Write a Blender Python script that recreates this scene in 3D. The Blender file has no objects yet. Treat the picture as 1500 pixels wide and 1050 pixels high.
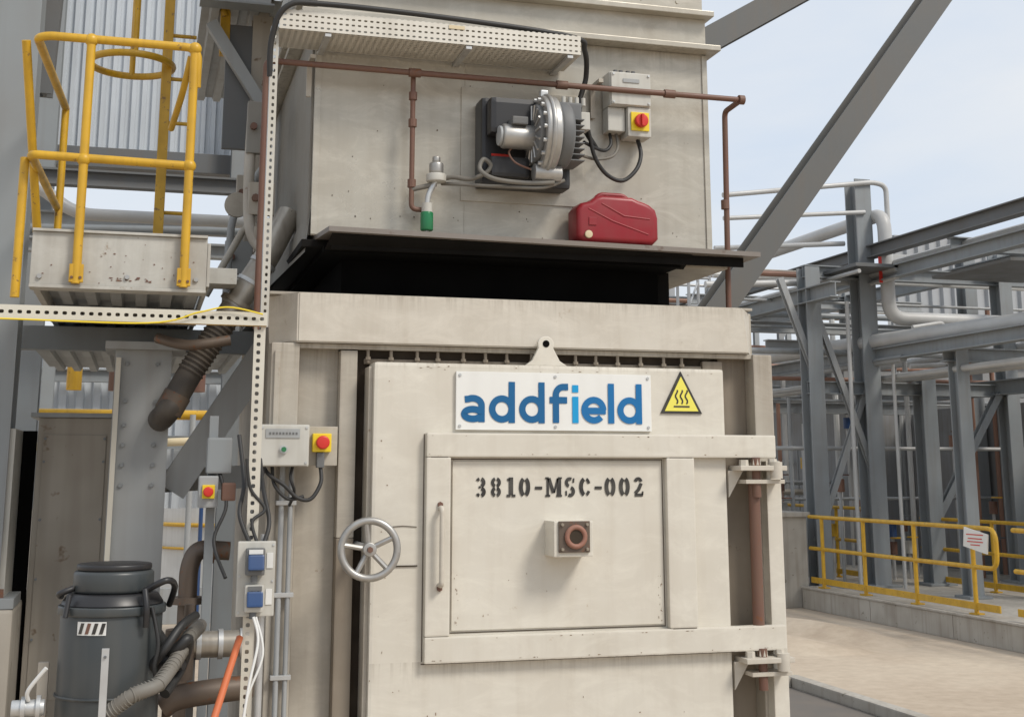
import bpy, bmesh, math, random
from mathutils import Vector, Matrix, Quaternion
random.seed(7)
R=math.radians
scene=bpy.context.scene
scene.view_settings.view_transform='Standard'
scene.view_settings.look='None'
scene.view_settings.exposure=0

# ------------------------------------------------------------ materials
def nt(name):
    m=bpy.data.materials.new(name); m.use_nodes=True
    t=m.node_tree; b=t.nodes['Principled BSDF']
    return m,t,b
def N(t,k,**kw):
    n=t.nodes.new(k)
    for a,v in kw.items():
        if a=='inp':
            for i,x in v.items(): n.inputs[i].default_value=x
        else: setattr(n,a,v)
    return n
def MA(t,op,a,b=None):
    n=t.nodes.new('ShaderNodeMath'); n.operation=op
    for i,v in ((0,a),(1,b)):
        if v is None: continue
        if isinstance(v,(int,float)): n.inputs[i].default_value=v
        else: t.links.new(v,n.inputs[i])
    return n.outputs[0]
def ramp(t,fac,stops):
    r=t.nodes.new('ShaderNodeValToRGB')
    e=r.color_ramp.elements
    e[0].position=stops[0][0]; e[0].color=(*stops[0][1],1)
    e[1].position=stops[-1][0]; e[1].color=(*stops[-1][1],1)
    for p,c in stops[1:-1]:
        x=e.new(p); x.color=(*c,1)
    t.links.new(fac,r.inputs[0]); return r
def mixc(t,fac,a,b,mode='MIX'):
    m=t.nodes.new('ShaderNodeMix'); m.data_type='RGBA'; m.blend_type=mode
    for s,v in ((0,fac),(6,a),(7,b)):
        if isinstance(v,bpy.types.NodeSocket): t.links.new(v,m.inputs[s])
        elif s==0: m.inputs[0].default_value=v
        else: m.inputs[s].default_value=(*v,1)
    return m.outputs[2]
def paint(name,col,rough=.55,dirt=.35,streak=.35,rust=.0,dirtcol=(.16,.12,.08),metal=0,scale=1.,rustcol=(.18,.07,.03),full=False,drips=(),scuff=0,dripamt=.55):
    m,t,b=nt(name)
    geo=N(t,'ShaderNodeNewGeometry'); src=geo.outputs['Position']
    n1=N(t,'ShaderNodeTexNoise',inp={'Scale':2.2*scale,'Detail':5 if full else 2,'Roughness':.62}); t.links.new(src,n1.inputs[0])
    f1=MA(t,'MULTIPLY',ramp(t,n1.outputs[0],[(.38,(0,0,0)),(.72,(1,1,1))]).outputs[0],dirt)
    c=mixc(t,f1,col,tuple(col[i]*.55+dirtcol[i]*.45 for i in range(3)))
    if streak>0:
        mp=N(t,'ShaderNodeMapping'); mp.inputs['Scale'].default_value=(13*scale,13*scale,.8*scale); t.links.new(src,mp.inputs[0])
        n2=N(t,'ShaderNodeTexNoise',inp={'Scale':1,'Detail':4 if full else 1,'Roughness':.6}); t.links.new(mp.outputs[0],n2.inputs[0])
        f2=MA(t,'MULTIPLY',ramp(t,n2.outputs[0],[(.48,(0,0,0)),(.8,(1,1,1))]).outputs[0],streak)
        c=mixc(t,f2,c,tuple(col[i]*.4+dirtcol[i]*.6 for i in range(3)))
    if scuff:
        ms=N(t,'ShaderNodeMapping'); ms.inputs['Rotation'].default_value=(0,.5,0); ms.inputs['Scale'].default_value=(2.2,2,5); t.links.new(src,ms.inputs[0])
        n6=N(t,'ShaderNodeTexNoise',inp={'Scale':1.6,'Detail':7,'Roughness':.74,'Distortion':.8}); t.links.new(ms.outputs[0],n6.inputs[0])
        f6=MA(t,'MULTIPLY',ramp(t,n6.outputs[0],[(.47,(0,0,0)),(.70,(1,1,1))]).outputs[0],scuff)
        c=mixc(t,f6,c,tuple(min(.8,x*1.25+.03) for x in col))
    if rust>0:
        n4=N(t,'ShaderNodeTexNoise',inp={'Scale':7*scale,'Detail':7 if full else 3,'Roughness':.75}); t.links.new(src,n4.inputs[0])
        r4=ramp(t,n4.outputs[0],[(.67-rust*.2,(0,0,0)),(.73-rust*.16,(1,1,1))])
        c=mixc(t,r4.outputs[0],c,rustcol)
    if drips:
        sp=N(t,'ShaderNodeSeparateXYZ'); t.links.new(src,sp.inputs[0]); z=sp.outputs[2]
        md=N(t,'ShaderNodeMapping'); md.inputs['Scale'].default_value=(34,34,1.3); t.links.new(src,md.inputs[0])
        nd=N(t,'ShaderNodeTexNoise',inp={'Scale':1,'Detail':3,'Roughness':.7}); t.links.new(md.outputs[0],nd.inputs[0])
        nm=ramp(t,nd.outputs[0],[(.46,(.08,.08,.08)),(.70,(1,1,1))]).outputs[0]
        tot=None
        for z0,ln in drips:
            d=MA(t,'SUBTRACT',z0,z)
            f=MA(t,'SUBTRACT',1.0,MA(t,'DIVIDE',d,ln)); f.node.use_clamp=True
            g=MA(t,'POWER',MA(t,'MULTIPLY',f,MA(t,'GREATER_THAN',d,-.004)),1.6)
            tot=g if tot is None else MA(t,'MAXIMUM',tot,g)
        c=mixc(t,MA(t,'MULTIPLY',MA(t,'MULTIPLY',tot,nm),dripamt),c,tuple(x*.42 for x in (col[0],col[1]*.9,col[2]*.78)))
    t.links.new(c,b.inputs['Base Color'])
    rr=N(t,'ShaderNodeMapRange'); t.links.new(n1.outputs[0],rr.inputs[0]); rr.inputs[3].default_value=max(.1,rough-.18); rr.inputs[4].default_value=min(1,rough+.2)
    t.links.new(rr.outputs[0],b.inputs['Roughness']); b.inputs['Metallic'].default_value=metal
    if full:
        n5=N(t,'ShaderNodeTexNoise',inp={'Scale':2.4,'Detail':2}); t.links.new(src,n5.inputs[0])
        bp2=N(t,'ShaderNodeBump',inp={'Strength':.4,'Distance':.035}); t.links.new(n5.outputs[0],bp2.inputs['Height'])
        t.links.new(bp2.outputs[0],b.inputs['Normal'])
    return m
M={}
M['door']=paint('door_paint',(.625,.59,.515),dirt=.38,streak=.30,rust=.10,dirtcol=(.32,.25,.17),rustcol=(.43,.35,.25),full=True,scuff=.35,drips=((2.65,.05),(1.306,.12)))
M['header']=paint('header_paint',(.55,.51,.44),dirt=.5,streak=.45,rust=.12,dirtcol=(.28,.22,.15),rustcol=(.34,.27,.19),full=True,scuff=.35,drips=((2.975,.12),))
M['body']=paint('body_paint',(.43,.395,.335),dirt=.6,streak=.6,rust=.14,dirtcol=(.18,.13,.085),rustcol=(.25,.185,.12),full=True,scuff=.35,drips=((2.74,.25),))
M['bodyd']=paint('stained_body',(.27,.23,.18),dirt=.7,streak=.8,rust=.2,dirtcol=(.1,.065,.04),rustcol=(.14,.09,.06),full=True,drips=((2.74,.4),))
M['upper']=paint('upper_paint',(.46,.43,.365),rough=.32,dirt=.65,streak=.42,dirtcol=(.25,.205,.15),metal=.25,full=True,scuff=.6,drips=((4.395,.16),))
M['upper_side']=paint('upper_side_shaded',(.25,.24,.215),dirt=.5,streak=.4,full=True)  # darker copy of the upper paint; the left side's shade is in the colour
def plain(name,c,r=.9):
    m,t,b=nt(name); n=N(t,'ShaderNodeTexNoise',inp={'Scale':5,'Detail':2}); g=N(t,'ShaderNodeNewGeometry'); t.links.new(g.outputs['Position'],n.inputs[0])
    t.links.new(ramp(t,n.outputs[0],[(.3,tuple(x*.6 for x in c)),(.7,c)]).outputs[0],b.inputs['Base Color']); b.inputs['Roughness'].default_value=r
    b.inputs['Specular IOR Level'].default_value=.1; return m
M['soot']=plain('soot',(.004,.0038,.0036))  # near-black; shade of the neck opening and of hollows put into the colour
M['shadep']=plain('shaded_plate',(.012,.011,.010),.7)  # near-black; shade under the shelf put into the plates' colour
M['darkrec']=plain('dark_recess',(.07,.055,.042))
M['gap']=plain('joint_grime_shadow',(.13,.10,.075))  # dark line colour: grime together with the painted shadow of the gap
M['chip']=plain('paint_chip',(.30,.21,.14))
M['shelf']=paint('shelf_steel',(.22,.195,.175),dirt=.6,rust=.2,rustcol=(.13,.09,.07),rough=.45,metal=.2)
M['rust']=paint('rusty_pipe',(.15,.072,.05),rough=.55,dirt=.6,rust=.3,scale=3)
M['rustl']=paint('primer_pipe',(.30,.16,.11),rough=.6,dirt=.4,streak=0)
M['ringred']=paint('heat_ring',(.30,.14,.10),rough=.6,dirt=.6,streak=0,scale=6)
M['yellow']=paint('yellow_paint',(.62,.36,.02),rough=.42,dirt=.65,streak=.4,rust=.2,dirtcol=(.2,.11,.02),scale=3,rustcol=(.25,.14,.04))
M['grey']=paint('grey_steel',(.245,.265,.275),dirt=.4,streak=.4,dirtcol=(.16,.13,.11))
M['greyl']=paint('light_grey_steel',(.35,.365,.37),dirt=.4,streak=.4)
M['greyd']=paint('dark_grey_steel',(.13,.136,.14),dirt=.3,streak=.3)
M['beam']=paint('beam_paint',(.115,.118,.116),dirt=.35,streak=.3,rough=.5)
M['pipe']=paint('pale_pipe',(.48,.48,.47),rough=.4,dirt=.4,streak=0)
M['plat']=paint('platform_paint',(.47,.46,.42),dirt=.6,streak=.55,rust=.25,rustcol=(.26,.2,.14),full=True,scuff=.3)
M['clad']=paint('cladding',(.56,.60,.64),dirt=.3,streak=.6,dirtcol=(.3,.32,.34),rough=.35)
M['conc']=paint('concrete',(.43,.40,.35),rough=.9,dirt=.7,streak=.6,rust=.1,rustcol=(.22,.2,.16))
M['concw']=paint('concrete_wall',(.27,.275,.28),rough=.9,dirt=.5,streak=.5)
M['tan']=paint('tan_panel',(.44,.40,.34),rough=.6,dirt=.8,streak=.6,rust=.2,rustcol=(.2,.14,.09))
M['black']=paint('black_plastic',(.018,.018,.02),rough=.4,dirt=.3,streak=0,dirtcol=(.1,.09,.08))
M['rubber']=paint('cable_rubber',(.02,.02,.02),rough=.55,dirt=.3,dirtcol=(.1,.09,.08),streak=0)
M['alu']=paint('cast_aluminium',(.46,.45,.43),rough=.4,metal=.7,dirt=.7,streak=0,scale=5,dirtcol=(.1,.09,.07))
M['galv']=paint('galvanised',(.55,.56,.56),rough=.42,metal=.55,dirt=.5,streak=0,scale=4)
M['lag']=paint('lagging',(.40,.37,.32),rough=.34,metal=.5,dirt=.9,streak=.4,scale=2.5,dirtcol=(.10,.07,.05))
M['dpipe']=paint('dark_pipe',(.12,.09,.07),rough=.5,dirt=.5,rust=.4,scale=2,metal=.2)
M['red']=paint('red_plastic',(.26,.007,.015),rough=.42,dirt=.6,streak=.1,dirtcol=(.16,.07,.06),scale=3)
M['redp']=paint('red_knob',(.6,.03,.02),rough=.35,dirt=.1,streak=0)
M['yel']=paint('yellow_plate',(.8,.6,.02),rough=.4,dirt=.1,streak=0)
M['yels']=paint('warning_yellow',(.82,.74,.12),rough=.4,dirt=.2,streak=.05)
M['boxgrey']=paint('box_grey',(.53,.52,.475),rough=.45,dirt=.5,streak=.35,scale=2)
M['white']=paint('sign_white',(.78,.78,.75),rough=.32,dirt=.15,streak=.1)
M['cream']=paint('cream',(.65,.55,.36),rough=.5,streak=0)
M['vac']=paint('vacuum_paint',(.04,.048,.052),rough=.38,dirt=.45,streak=.35,dirtcol=(.17,.15,.12))
M['hose']=paint('grey_hose',(.17,.16,.14),rough=.65,dirt=.6,scale=4,streak=0)
M['hosed']=paint('dark_bellows',(.06,.052,.045),rough=.6,dirt=.6,scale=4,streak=0)
M['orange']=paint('orange_hose',(.55,.14,.05),rough=.5,dirt=.4,streak=0)
M['wht']=paint('white_cable',(.7,.7,.68),rough=.5,dirt=.2,streak=0)
M['blue']=paint('blue_plastic',(.02,.06,.17),rough=.35,dirt=.4,streak=0,dirtcol=(.15,.14,.13))
M['green']=paint('green_glass',(.01,.17,.06),rough=.2,dirt=.3,streak=0)
M['b1']=paint('logo_dark_blue',(.0,.105,.27),rough=.32,dirt=.05,streak=0)
M['b2']=paint('logo_bright_blue',(.0,.30,.62),rough=.32,dirt=.05,streak=0)
M['b3']=paint('logo_mid_blue',(.0,.14,.37),rough=.32,dirt=.05,streak=0)
M['ink']=paint('stencil_ink',(.022,.02,.018),rough=.6,dirt=.4,streak=0,dirtcol=(.3,.28,.24),scale=5)
M['tower']=paint('distant_steel',(.38,.39,.40),dirt=.2,streak=0)
M['tank']=paint('tank_white',(.62,.62,.60),dirt=.3,streak=.2)
M['pad']=paint('shaded_pad',(.14,.125,.11),rough=.95,dirt=.5,streak=0,dirtcol=(.25,.2,.15))

def perforated(name,col,ax,bx,sx,sz,rad):
    m=paint(name,col,rough=.45,dirt=.45,streak=.2,metal=.15)
    t=m.node_tree; b=t.nodes['Principled BSDF']; out=[n for n in t.nodes if n.type=='OUTPUT_MATERIAL'][0]
    geo=N(t,'ShaderNodeNewGeometry'); sep=N(t,'ShaderNodeSeparateXYZ'); t.links.new(geo.outputs['Position'],sep.inputs[0])
    sq=[]
    for axis,s,w in ((ax,sx,rad[0]),(bx,sz,rad[1])):
        u=MA(t,'SUBTRACT',MA(t,'FRACT',MA(t,'DIVIDE',sep.outputs[axis],s)),.5)
        sq.append(MA(t,'POWER',MA(t,'ABSOLUTE',MA(t,'DIVIDE',u,w)),3))
    l=MA(t,'LESS_THAN',MA(t,'ADD',sq[0],sq[1]),1)
    tr=N(t,'ShaderNodeBsdfTransparent'); mx=N(t,'ShaderNodeMixShader')
    t.links.new(l,mx.inputs[0]); t.links.new(b.outputs[0],mx.inputs[1]); t.links.new(tr.outputs[0],mx.inputs[2])
    t.links.new(mx.outputs[0],out.inputs[0]); return m
cp_=(.66,.63,.56)
M['perfxy']=perforated('perforated_tray_base',cp_,0,1,.030,.026,(.27,.17))
M['perfxz']=perforated('perforated_tray_side',cp_,0,2,.030,.028,(.27,.17))
M['perfv']=perforated('perforated_strip',(.62,.59,.51),2,0,.034,.9,(.24,.009))
M['perfu']=perforated('perforated_strip_upper',(.56,.54,.48),2,0,.034,1.035,(.24,.006))
M['perfh']=perforated('perforated_bar',(.66,.63,.54),0,2,.034,.20537,(.26,.035))

# ------------------------------------------------------------ geometry helpers
col=scene.collection
class G:
    """One real-world object: an Empty parent with named part children."""
    def __init__(s,name):
        s.e=bpy.data.objects.new(name,None); s.e.empty_display_size=.1; col.objects.link(s.e)
    def add(s,bm,name,mat,smooth=False):
        me=bpy.data.meshes.new(name); bm.normal_update(); bm.to_mesh(me); bm.free()
        if smooth:
            for p in me.polygons: p.use_smooth=True
        me.materials.append(M[mat])
        o=bpy.data.objects.new(name,me); col.objects.link(o); o.parent=s.e
        if smooth:
            md=o.modifiers.new('es','EDGE_SPLIT'); md.split_angle=R(35)
        return o
    def box(s,name,x0,x1,y0,y1,z0,z1,mat,bev=.004,rot=None):
        bm=bmesh.new(); bmesh.ops.create_cube(bm,size=1)
        c=Vector(((x0+x1)/2,(y0+y1)/2,(z0+z1)/2))
        for v in bm.verts: v.co=Vector((v.co.x*(x1-x0),v.co.y*(y1-y0),v.co.z*(z1-z0)))
        b=min(bev,.3*min(abs(x1-x0),abs(y1-y0),abs(z1-z0)))
        if b>0: bmesh.ops.bevel(bm,geom=bm.edges[:],offset=b,segments=2,affect='EDGES',profile=.7)
        if rot: bmesh.ops.rotate(bm,verts=bm.verts,cent=(0,0,0),matrix=Matrix.Rotation(rot[0],3,rot[1]))
        for v in bm.verts: v.co+=c
        return s.add(bm,name,mat)
    def cyl(s,name,p1,p2,r,mat,r2=None,seg=28,bev=0):
        p1=Vector(p1);p2=Vector(p2);d=p2-p1
        bm=bmesh.new(); bmesh.ops.create_cone(bm,cap_ends=True,segments=seg,radius1=r,radius2=r if r2 is None else r2,depth=d.length)
        if bev:
            es=[e for e in bm.edges if abs(e.verts[0].co.z-e.verts[1].co.z)<1e-6]
            bmesh.ops.bevel(bm,geom=es,offset=bev,segments=3,affect='EDGES',profile=.5)
        q=Vector((0,0,1)).rotation_difference(d.normalized())
        for v in bm.verts: v.co=q@v.co+(p1+p2)/2
        return s.add(bm,name,mat,True)
    def tube(s,name,pts,r,mat,bend=0,seg=12,smooth=False):
        P=[Vector(p) for p in pts]
        if bend:
            out=[P[0]]
            for i in range(1,len(P)-1):
                a,b,c=P[i-1],P[i],P[i+1]
                k=min(bend,(a-b).length*.49,(c-b).length*.49)
                s0=b+(a-b).normalized()*k; s1=b+(c-b).normalized()*k
                for j in range(7):
                    t=j/6; out.append(s0*(1-t)**2+b*2*t*(1-t)+s1*t*t)
            out.append(P[-1]); P=out
        if smooth:
            Q=[]; n=len(P)
            for i in range(n-1):
                p0=P[max(i-1,0)];p1=P[i];p2=P[i+1];p3=P[min(i+2,n-1)]
                for j in range(8):
                    t=j/8
                    Q.append(.5*((2*p1)+(p2-p0)*t+(2*p0-5*p1+4*p2-p3)*t*t+(3*p1-p0-3*p2+p3)*t**3))
            Q.append(P[-1]); P=Q
        bm=bmesh.new(); rings=[]
        t0=(P[1]-P[0]).normalized(); up=Vector((0,0,1)) if abs(t0.z)<.9 else Vector((1,0,0))
        nrm=t0.cross(up).normalized()
        for i,p in enumerate(P):
            if i==0: t=t0
            elif i==len(P)-1: t=(P[i]-P[i-1]).normalized()
            else: t=((P[i+1]-P[i]).normalized()+(P[i]-P[i-1]).normalized()).normalized()
            nrm=(nrm-t*nrm.dot(t)).normalized(); bn=t.cross(nrm)
            rings.append([bm.verts.new(p+(nrm*math.cos(k*2*math.pi/seg)+bn*math.sin(k*2*math.pi/seg))*r) for k in range(seg)])
        for a,b in zip(rings,rings[1:]):
            for k in range(seg): bm.faces.new((a[k],a[(k+1)%seg],b[(k+1)%seg],b[k]))
        bm.faces.new(rings[0][::-1]); bm.faces.new(rings[-1])
        bmesh.ops.recalc_face_normals(bm,faces=bm.faces)
        return s.add(bm,name,mat,True)
    def prism(s,name,poly,y0,y1,mat,bev=0,seg=2):
        bm=bmesh.new()
        a=[bm.verts.new((x,y0,z)) for x,z in poly]; b=[bm.verts.new((x,y1,z)) for x,z in poly]
        n=len(poly); bm.faces.new(a); bm.faces.new(b[::-1])
        for i in range(n): bm.faces.new((a[i],b[i],b[(i+1)%n],a[(i+1)%n]))
        bmesh.ops.recalc_face_normals(bm,faces=bm.faces)
        if bev:
            es=[e for e in bm.edges if abs(e.verts[0].co.y-e.verts[1].co.y)<1e-6]
            bmesh.ops.bevel(bm,geom=es,offset=bev,segments=seg,affect='EDGES',profile=.5)
        return s.add(bm,name,mat)
    def slab(s,name,top,th,mat):
        bm=bmesh.new()
        a=[bm.verts.new(x) for x in top]; b=[bm.verts.new(Vector(x)-Vector((0,0,th))) for x in top]; n=len(top)
        bm.faces.new(a); bm.faces.new(b[::-1])
        for i in range(n): bm.faces.new((a[i],b[i],b[(i+1)%n],a[(i+1)%n]))
        bmesh.ops.recalc_face_normals(bm,faces=bm.faces)
        return s.add(bm,name,mat)
    def ibeam(s,name,p1,p2,h,w,mat,t=.018,side=(0,1,0),kind='I'):
        p1=Vector(p1);p2=Vector(p2);d=(p2-p1);d.normalize()
        u=Vector(side); u=(u-d*u.dot(d)).normalized(); v=d.cross(u)
        H=h/2;W=w/2
        sec=[(-H,-W),(-H,W),(-H+t,W),(-H+t,t/2),(H-t,t/2),(H-t,W),(H,W),(H,-W),(H-t,-W),(H-t,-t/2),(-H+t,-t/2),(-H+t,-W)]
        if kind=='B': sec=[(-H,-W),(-H,W),(H,W),(H,-W)]
        bm=bmesh.new()
        A=[bm.verts.new(p1+u*a+v*b) for a,b in sec];B=[bm.verts.new(p2+u*a+v*b) for a,b in sec];n=len(sec)
        bm.faces.new(A);bm.faces.new(B[::-1])
        for i in range(n): bm.faces.new((A[i],B[i],B[(i+1)%n],A[(i+1)%n]))
        bmesh.ops.recalc_face_normals(bm,faces=bm.faces)
        return s.add(bm,name,mat)
    def torus(s,name,c,axis,R1,r,mat,seg=48,rs=12):
        c=Vector(c); q=Vector((0,0,1)).rotation_difference(Vector(axis).normalized())
        return s.tube(name,[c+q@Vector((R1*math.cos(2*math.pi*i/seg),R1*math.sin(2*math.pi*i/seg),0)) for i in range(seg+1)],r,mat,seg=rs)
    def ribbon(s,name,pts,w,y,mat,closed=False):
        bm=bmesh.new(); n=len(pts); L=[]
        for i,(x,z) in enumerate(pts):
            if closed: a=pts[i-1];b=pts[(i+1)%n]
            else: a=pts[max(i-1,0)];b=pts[min(i+1,n-1)]
            dx,dz=b[0]-a[0],b[1]-a[1]; l=math.hypot(dx,dz) or 1; nx,nz=-dz/l*w/2,dx/l*w/2
            L.append((bm.verts.new((x+nx,y,z+nz)),bm.verts.new((x-nx,y,z-nz))))
        for i in range(n if closed else n-1):
            a=L[i];b=L[(i+1)%n]; bm.faces.new((a[0],a[1],b[1],b[0]))
        return s.add(bm,name,mat)
    def chips(s,name,spots,y,mat='chip'):
        """small irregular chips in the paint, one mesh"""
        bm=bmesh.new()
        for x,z,sx,sz in spots:
            n=random.randint(5,8)
            bm.faces.new([bm.verts.new((x+sx*math.cos(2*math.pi*k/n)*random.uniform(.35,1),y,z+sz*math.sin(2*math.pi*k/n)*random.uniform(.35,1))) for k in range(n)])
        return s.add(bm,name,mat)
    def bolts(s,name,pts,r,mat,depth=.012,axis=(0,-1,0)):
        bm=bmesh.new(); q=Vector((0,0,1)).rotation_difference(Vector(axis))
        for p in pts:
            g=bmesh.ops.create_cone(bm,cap_ends=True,segments=6,radius1=r,radius2=r*.92,depth=depth)
            for v in g['verts']: v.co=q@v.co+Vector(p)
        return s.add(bm,name,mat)
def corrug(g,name,x0,x1,y0,y1,z,mat,p=.12,h=.03,vert=False):
    bm=bmesh.new(); prof=[(0,0),(.4,0),(.5,1),(.9,1)]
    n=int((x1-x0)/p)+1; prev=None
    for i in range(n):
        for a,b in prof:
            x=x0+(i+a)*p
            if x>x1: break
            if vert: A=bm.verts.new((x,y0+b*h,z)); B=bm.verts.new((x,y0+b*h,y1))
            else: A=bm.verts.new((x,y0,z-b*h)); B=bm.verts.new((x,y1,z-b*h))
            if prev: bm.faces.new((prev[0],prev[1],B,A))
            prev=(A,B)
    return g.add(bm,name,mat)
def arc(cx,cz,rx,rz,a0,a1,n=20):
    return [(cx+rx*math.cos(R(a0+(a1-a0)*i/n)),cz+rz*math.sin(R(a0+(a1-a0)*i/n))) for i in range(n+1)]

# ------------------------------------------------------------ incinerator body
inc=G('industrial_incinerator')
inc.box('lower_chamber',.60,3.08,6.26,8.6,.02,2.97,'body',.01)
inc.box('front_plate_left',.69,.885,6.20,6.262,.3,2.74,'body')
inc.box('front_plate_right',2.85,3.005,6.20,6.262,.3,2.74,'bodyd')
inc.box('corner_post_left',.56,.69,6.10,6.27,.02,2.738,'body',.008)
inc.box('corner_post_flange',.575,.60,6.085,6.10,.02,2.70,'body')
inc.box('weld_strip',.69,.70,6.18,6.20,.3,2.72,'bodyd',.002)
inc.box('inner_post_left',.885,.965,6.12,6.262,1.85,2.71,'body',.006)
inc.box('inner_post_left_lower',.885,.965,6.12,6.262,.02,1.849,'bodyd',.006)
inc.box('corner_post_right',3.005,3.11,6.10,6.27,.02,2.738,'body',.008)
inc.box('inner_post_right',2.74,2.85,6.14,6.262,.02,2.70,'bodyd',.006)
inc.box('seal_recess',.965,2.74,6.17,6.262,.02,2.74,'darkrec')
inc.box('base_plinth',.5,3.2,6.02,8.7,.004,.10,'conc',.01)
inc.box('top_frame_bar',.69,3.005,6.115,6.16,2.715,2.738,'body',.003)
bm=bmesh.new()
vs=[(.675,6.08,2.74),(2.97,6.08,2.74),(2.95,6.09,2.975),(.675,6.09,2.975),(.56,6.28,2.74),(3.08,6.28,2.74),(3.08,6.28,2.975),(.545,6.28,2.975)]
v=[bm.verts.new(x) for x in vs]
for f in ((0,1,2,3),(1,5,6,2),(5,4,7,6),(4,0,3,7),(3,2,6,7),(4,5,1,0)): bm.faces.new([v[i] for i in f])
bmesh.ops.bevel(bm,geom=bm.edges[:],offset=.006,segments=2,affect='EDGES')
inc.add(bm,'header','header')
inc.box('header_top_flange',.55,3.06,6.2,8.6,2.976,2.99,'body',.003)
for i in range(15):
    x=1.02+i*.115+random.uniform(-.012,.012)
    inc.cyl('stud',(x,6.13,2.655),(x,6.13,2.715),.008,'bodyd',seg=10)
    inc.bolts('stud_nut',[(x,6.13,2.675)],.014,'bodyd',.014,(0,0,1))
inc.box('stud_rail',1.0,2.74,6.15,6.168,2.65,2.675,'bodyd')
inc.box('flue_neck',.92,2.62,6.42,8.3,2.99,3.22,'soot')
inc.box('neck_corner',2.622,2.70,6.46,6.6,2.99,3.21,'shadep')
inc.box('upper_chamber',.745,2.885,6.30,8.5,3.285,4.395,'upper',.008)
inc.box('upper_chamber_shaded_side',.732,.744,6.33,8.48,3.29,4.38,'upper_side',.002)  # thin layer carrying the painted shade of the chamber's left side
inc.box('upper_bottom_flange',.70,2.66,6.27,8.55,3.222,3.26,'shadep',.004)
inc.box('bottom_flange_right',2.662,2.95,6.25,8.55,3.20,3.25,'body',.004)  # lit end of the bottom flange, coloured lighter than the shaded rest
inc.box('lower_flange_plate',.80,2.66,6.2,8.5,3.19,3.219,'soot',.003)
inc.slab('shelf_plate',[(.80,6.02,3.284),(3.07,6.10,3.274),(3.07,6.5,3.274),(.74,6.5,3.284)],.024,'shelf')
inc.box('shelf_stiffener',.83,3.0,6.16,6.175,3.20,3.249,'shadep',.002)
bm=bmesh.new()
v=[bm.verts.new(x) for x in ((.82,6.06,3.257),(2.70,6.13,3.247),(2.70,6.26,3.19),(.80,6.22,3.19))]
bm.faces.new(v); inc.add(bm,'shelf_soffit_plate','shadep')  # dark sheet painting the shade beneath the shelf
bm=bmesh.new()
v=[bm.verts.new(x) for x in ((.745,6.31,3.42),(.745,8.3,3.42),(.64,8.3,3.2),(.72,6.29,3.2))]
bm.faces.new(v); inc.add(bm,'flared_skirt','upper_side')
inc.box('upper_band',.66,2.93,6.20,8.55,4.395,4.425,'upper',.004)
inc.box('upper_band_top',.68,2.91,6.23,8.53,4.60,4.63,'upper',.004)
inc.box('upper_stack_base',.745,2.885,6.30,8.5,4.425,4.60,'upper',.004)
inc.box('upper_stack',.755,2.875,6.31,8.5,4.63,7.2,'upper',.004)
inc.bolts('band_bolts',[(.8+i*.21,6.225,4.66) for i in range(10)],.012,'upper')
inc.box('seam_vertical',1.52,1.526,6.296,6.301,3.29,4.39,'upper',.001)
inc.box('access_flange',1.50,2.16,6.290,6.301,3.50,4.10,'upper',.002)
inc.box('edge_angle',.745,.775,6.291,6.301,3.29,4.39,'upper',.002)
inc.box('edge_angle_right',2.855,2.885,6.291,6.301,3.29,4.39,'upper',.002)
inc.chips('upper_paint_chips',[(random.uniform(.8,2.84),random.choice([random.uniform(3.3,3.5),random.uniform(3.3,4.35)]),random.uniform(.001,.006),random.uniform(.002,.009)) for _ in range(45)],6.2985,'gap')
# door
inc.box('door_slab',1.025,2.79,6.0,6.165,.35,2.65,'door',.016)
inc.box('door_edge_left',1.005,1.025,6.03,6.15,.38,2.63,'body',.003)
def channel(n,x0,x1,z0,z1): inc.box(n,x0,x1,5.955,6.0,z0,z1,'door',.008)
channel('door_frame_left',1.27,1.385,1.421,2.214)
channel('door_frame_right',2.455,2.60,1.421,2.214)
channel('door_frame_top',1.27,3.04,2.215,2.325)
channel('door_frame_bottom',1.27,3.06,1.305,1.42)
inc.box('inner_panel',1.40,2.44,5.990,6.0,1.44,2.195,'door',.004)
inc.ribbon('panel_joint',[(1.393,1.43),(2.447,1.43),(2.447,2.205),(1.393,2.205)],.006,5.998,'gap',True)  # dark outline painting gap shadow and grime around the panel
inc.ribbon('frame_joint_low',[(1.262,1.30),(2.80,1.30)],.005,5.998,'gap')  # frame joints below: gap shadow and grime drawn as dark strips
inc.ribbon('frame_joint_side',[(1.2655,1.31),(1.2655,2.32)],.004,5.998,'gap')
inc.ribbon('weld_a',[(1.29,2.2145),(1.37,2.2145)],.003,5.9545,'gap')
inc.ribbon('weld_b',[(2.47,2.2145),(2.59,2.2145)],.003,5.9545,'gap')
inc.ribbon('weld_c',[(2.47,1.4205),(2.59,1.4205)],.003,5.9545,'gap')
sp_=[]
for _ in range(34):
    e=random.random()
    if e<.3: sp_.append((random.uniform(1.03,1.10),random.uniform(1.0,2.6),random.uniform(.001,.005),random.uniform(.003,.012)))
    elif e<.6: sp_.append((random.uniform(1.1,2.7),random.uniform(1.0,1.3),random.uniform(.001,.006),random.uniform(.002,.01)))
    else: sp_.append((random.uniform(1.05,2.75),random.uniform(2.615,2.635),random.uniform(.003,.012),random.uniform(.001,.004)))
inc.chips('door_paint_chips',sp_,5.9985)
inc.chips('frame_paint_chips',[(random.uniform(1.28,3.0),random.choice([1.318,1.408,2.228,2.312]),random.uniform(.003,.012),random.uniform(.001,.004)) for _ in range(46)],5.9540)
inc.chips('panel_paint_chips',[(random.choice([random.uniform(1.41,1.43),random.uniform(2.41,2.43),random.uniform(1.5,2.4)]),random.uniform(1.45,1.7),random.uniform(.001,.004),random.uniform(.002,.009)) for _ in range(30)],5.9885)
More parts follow.
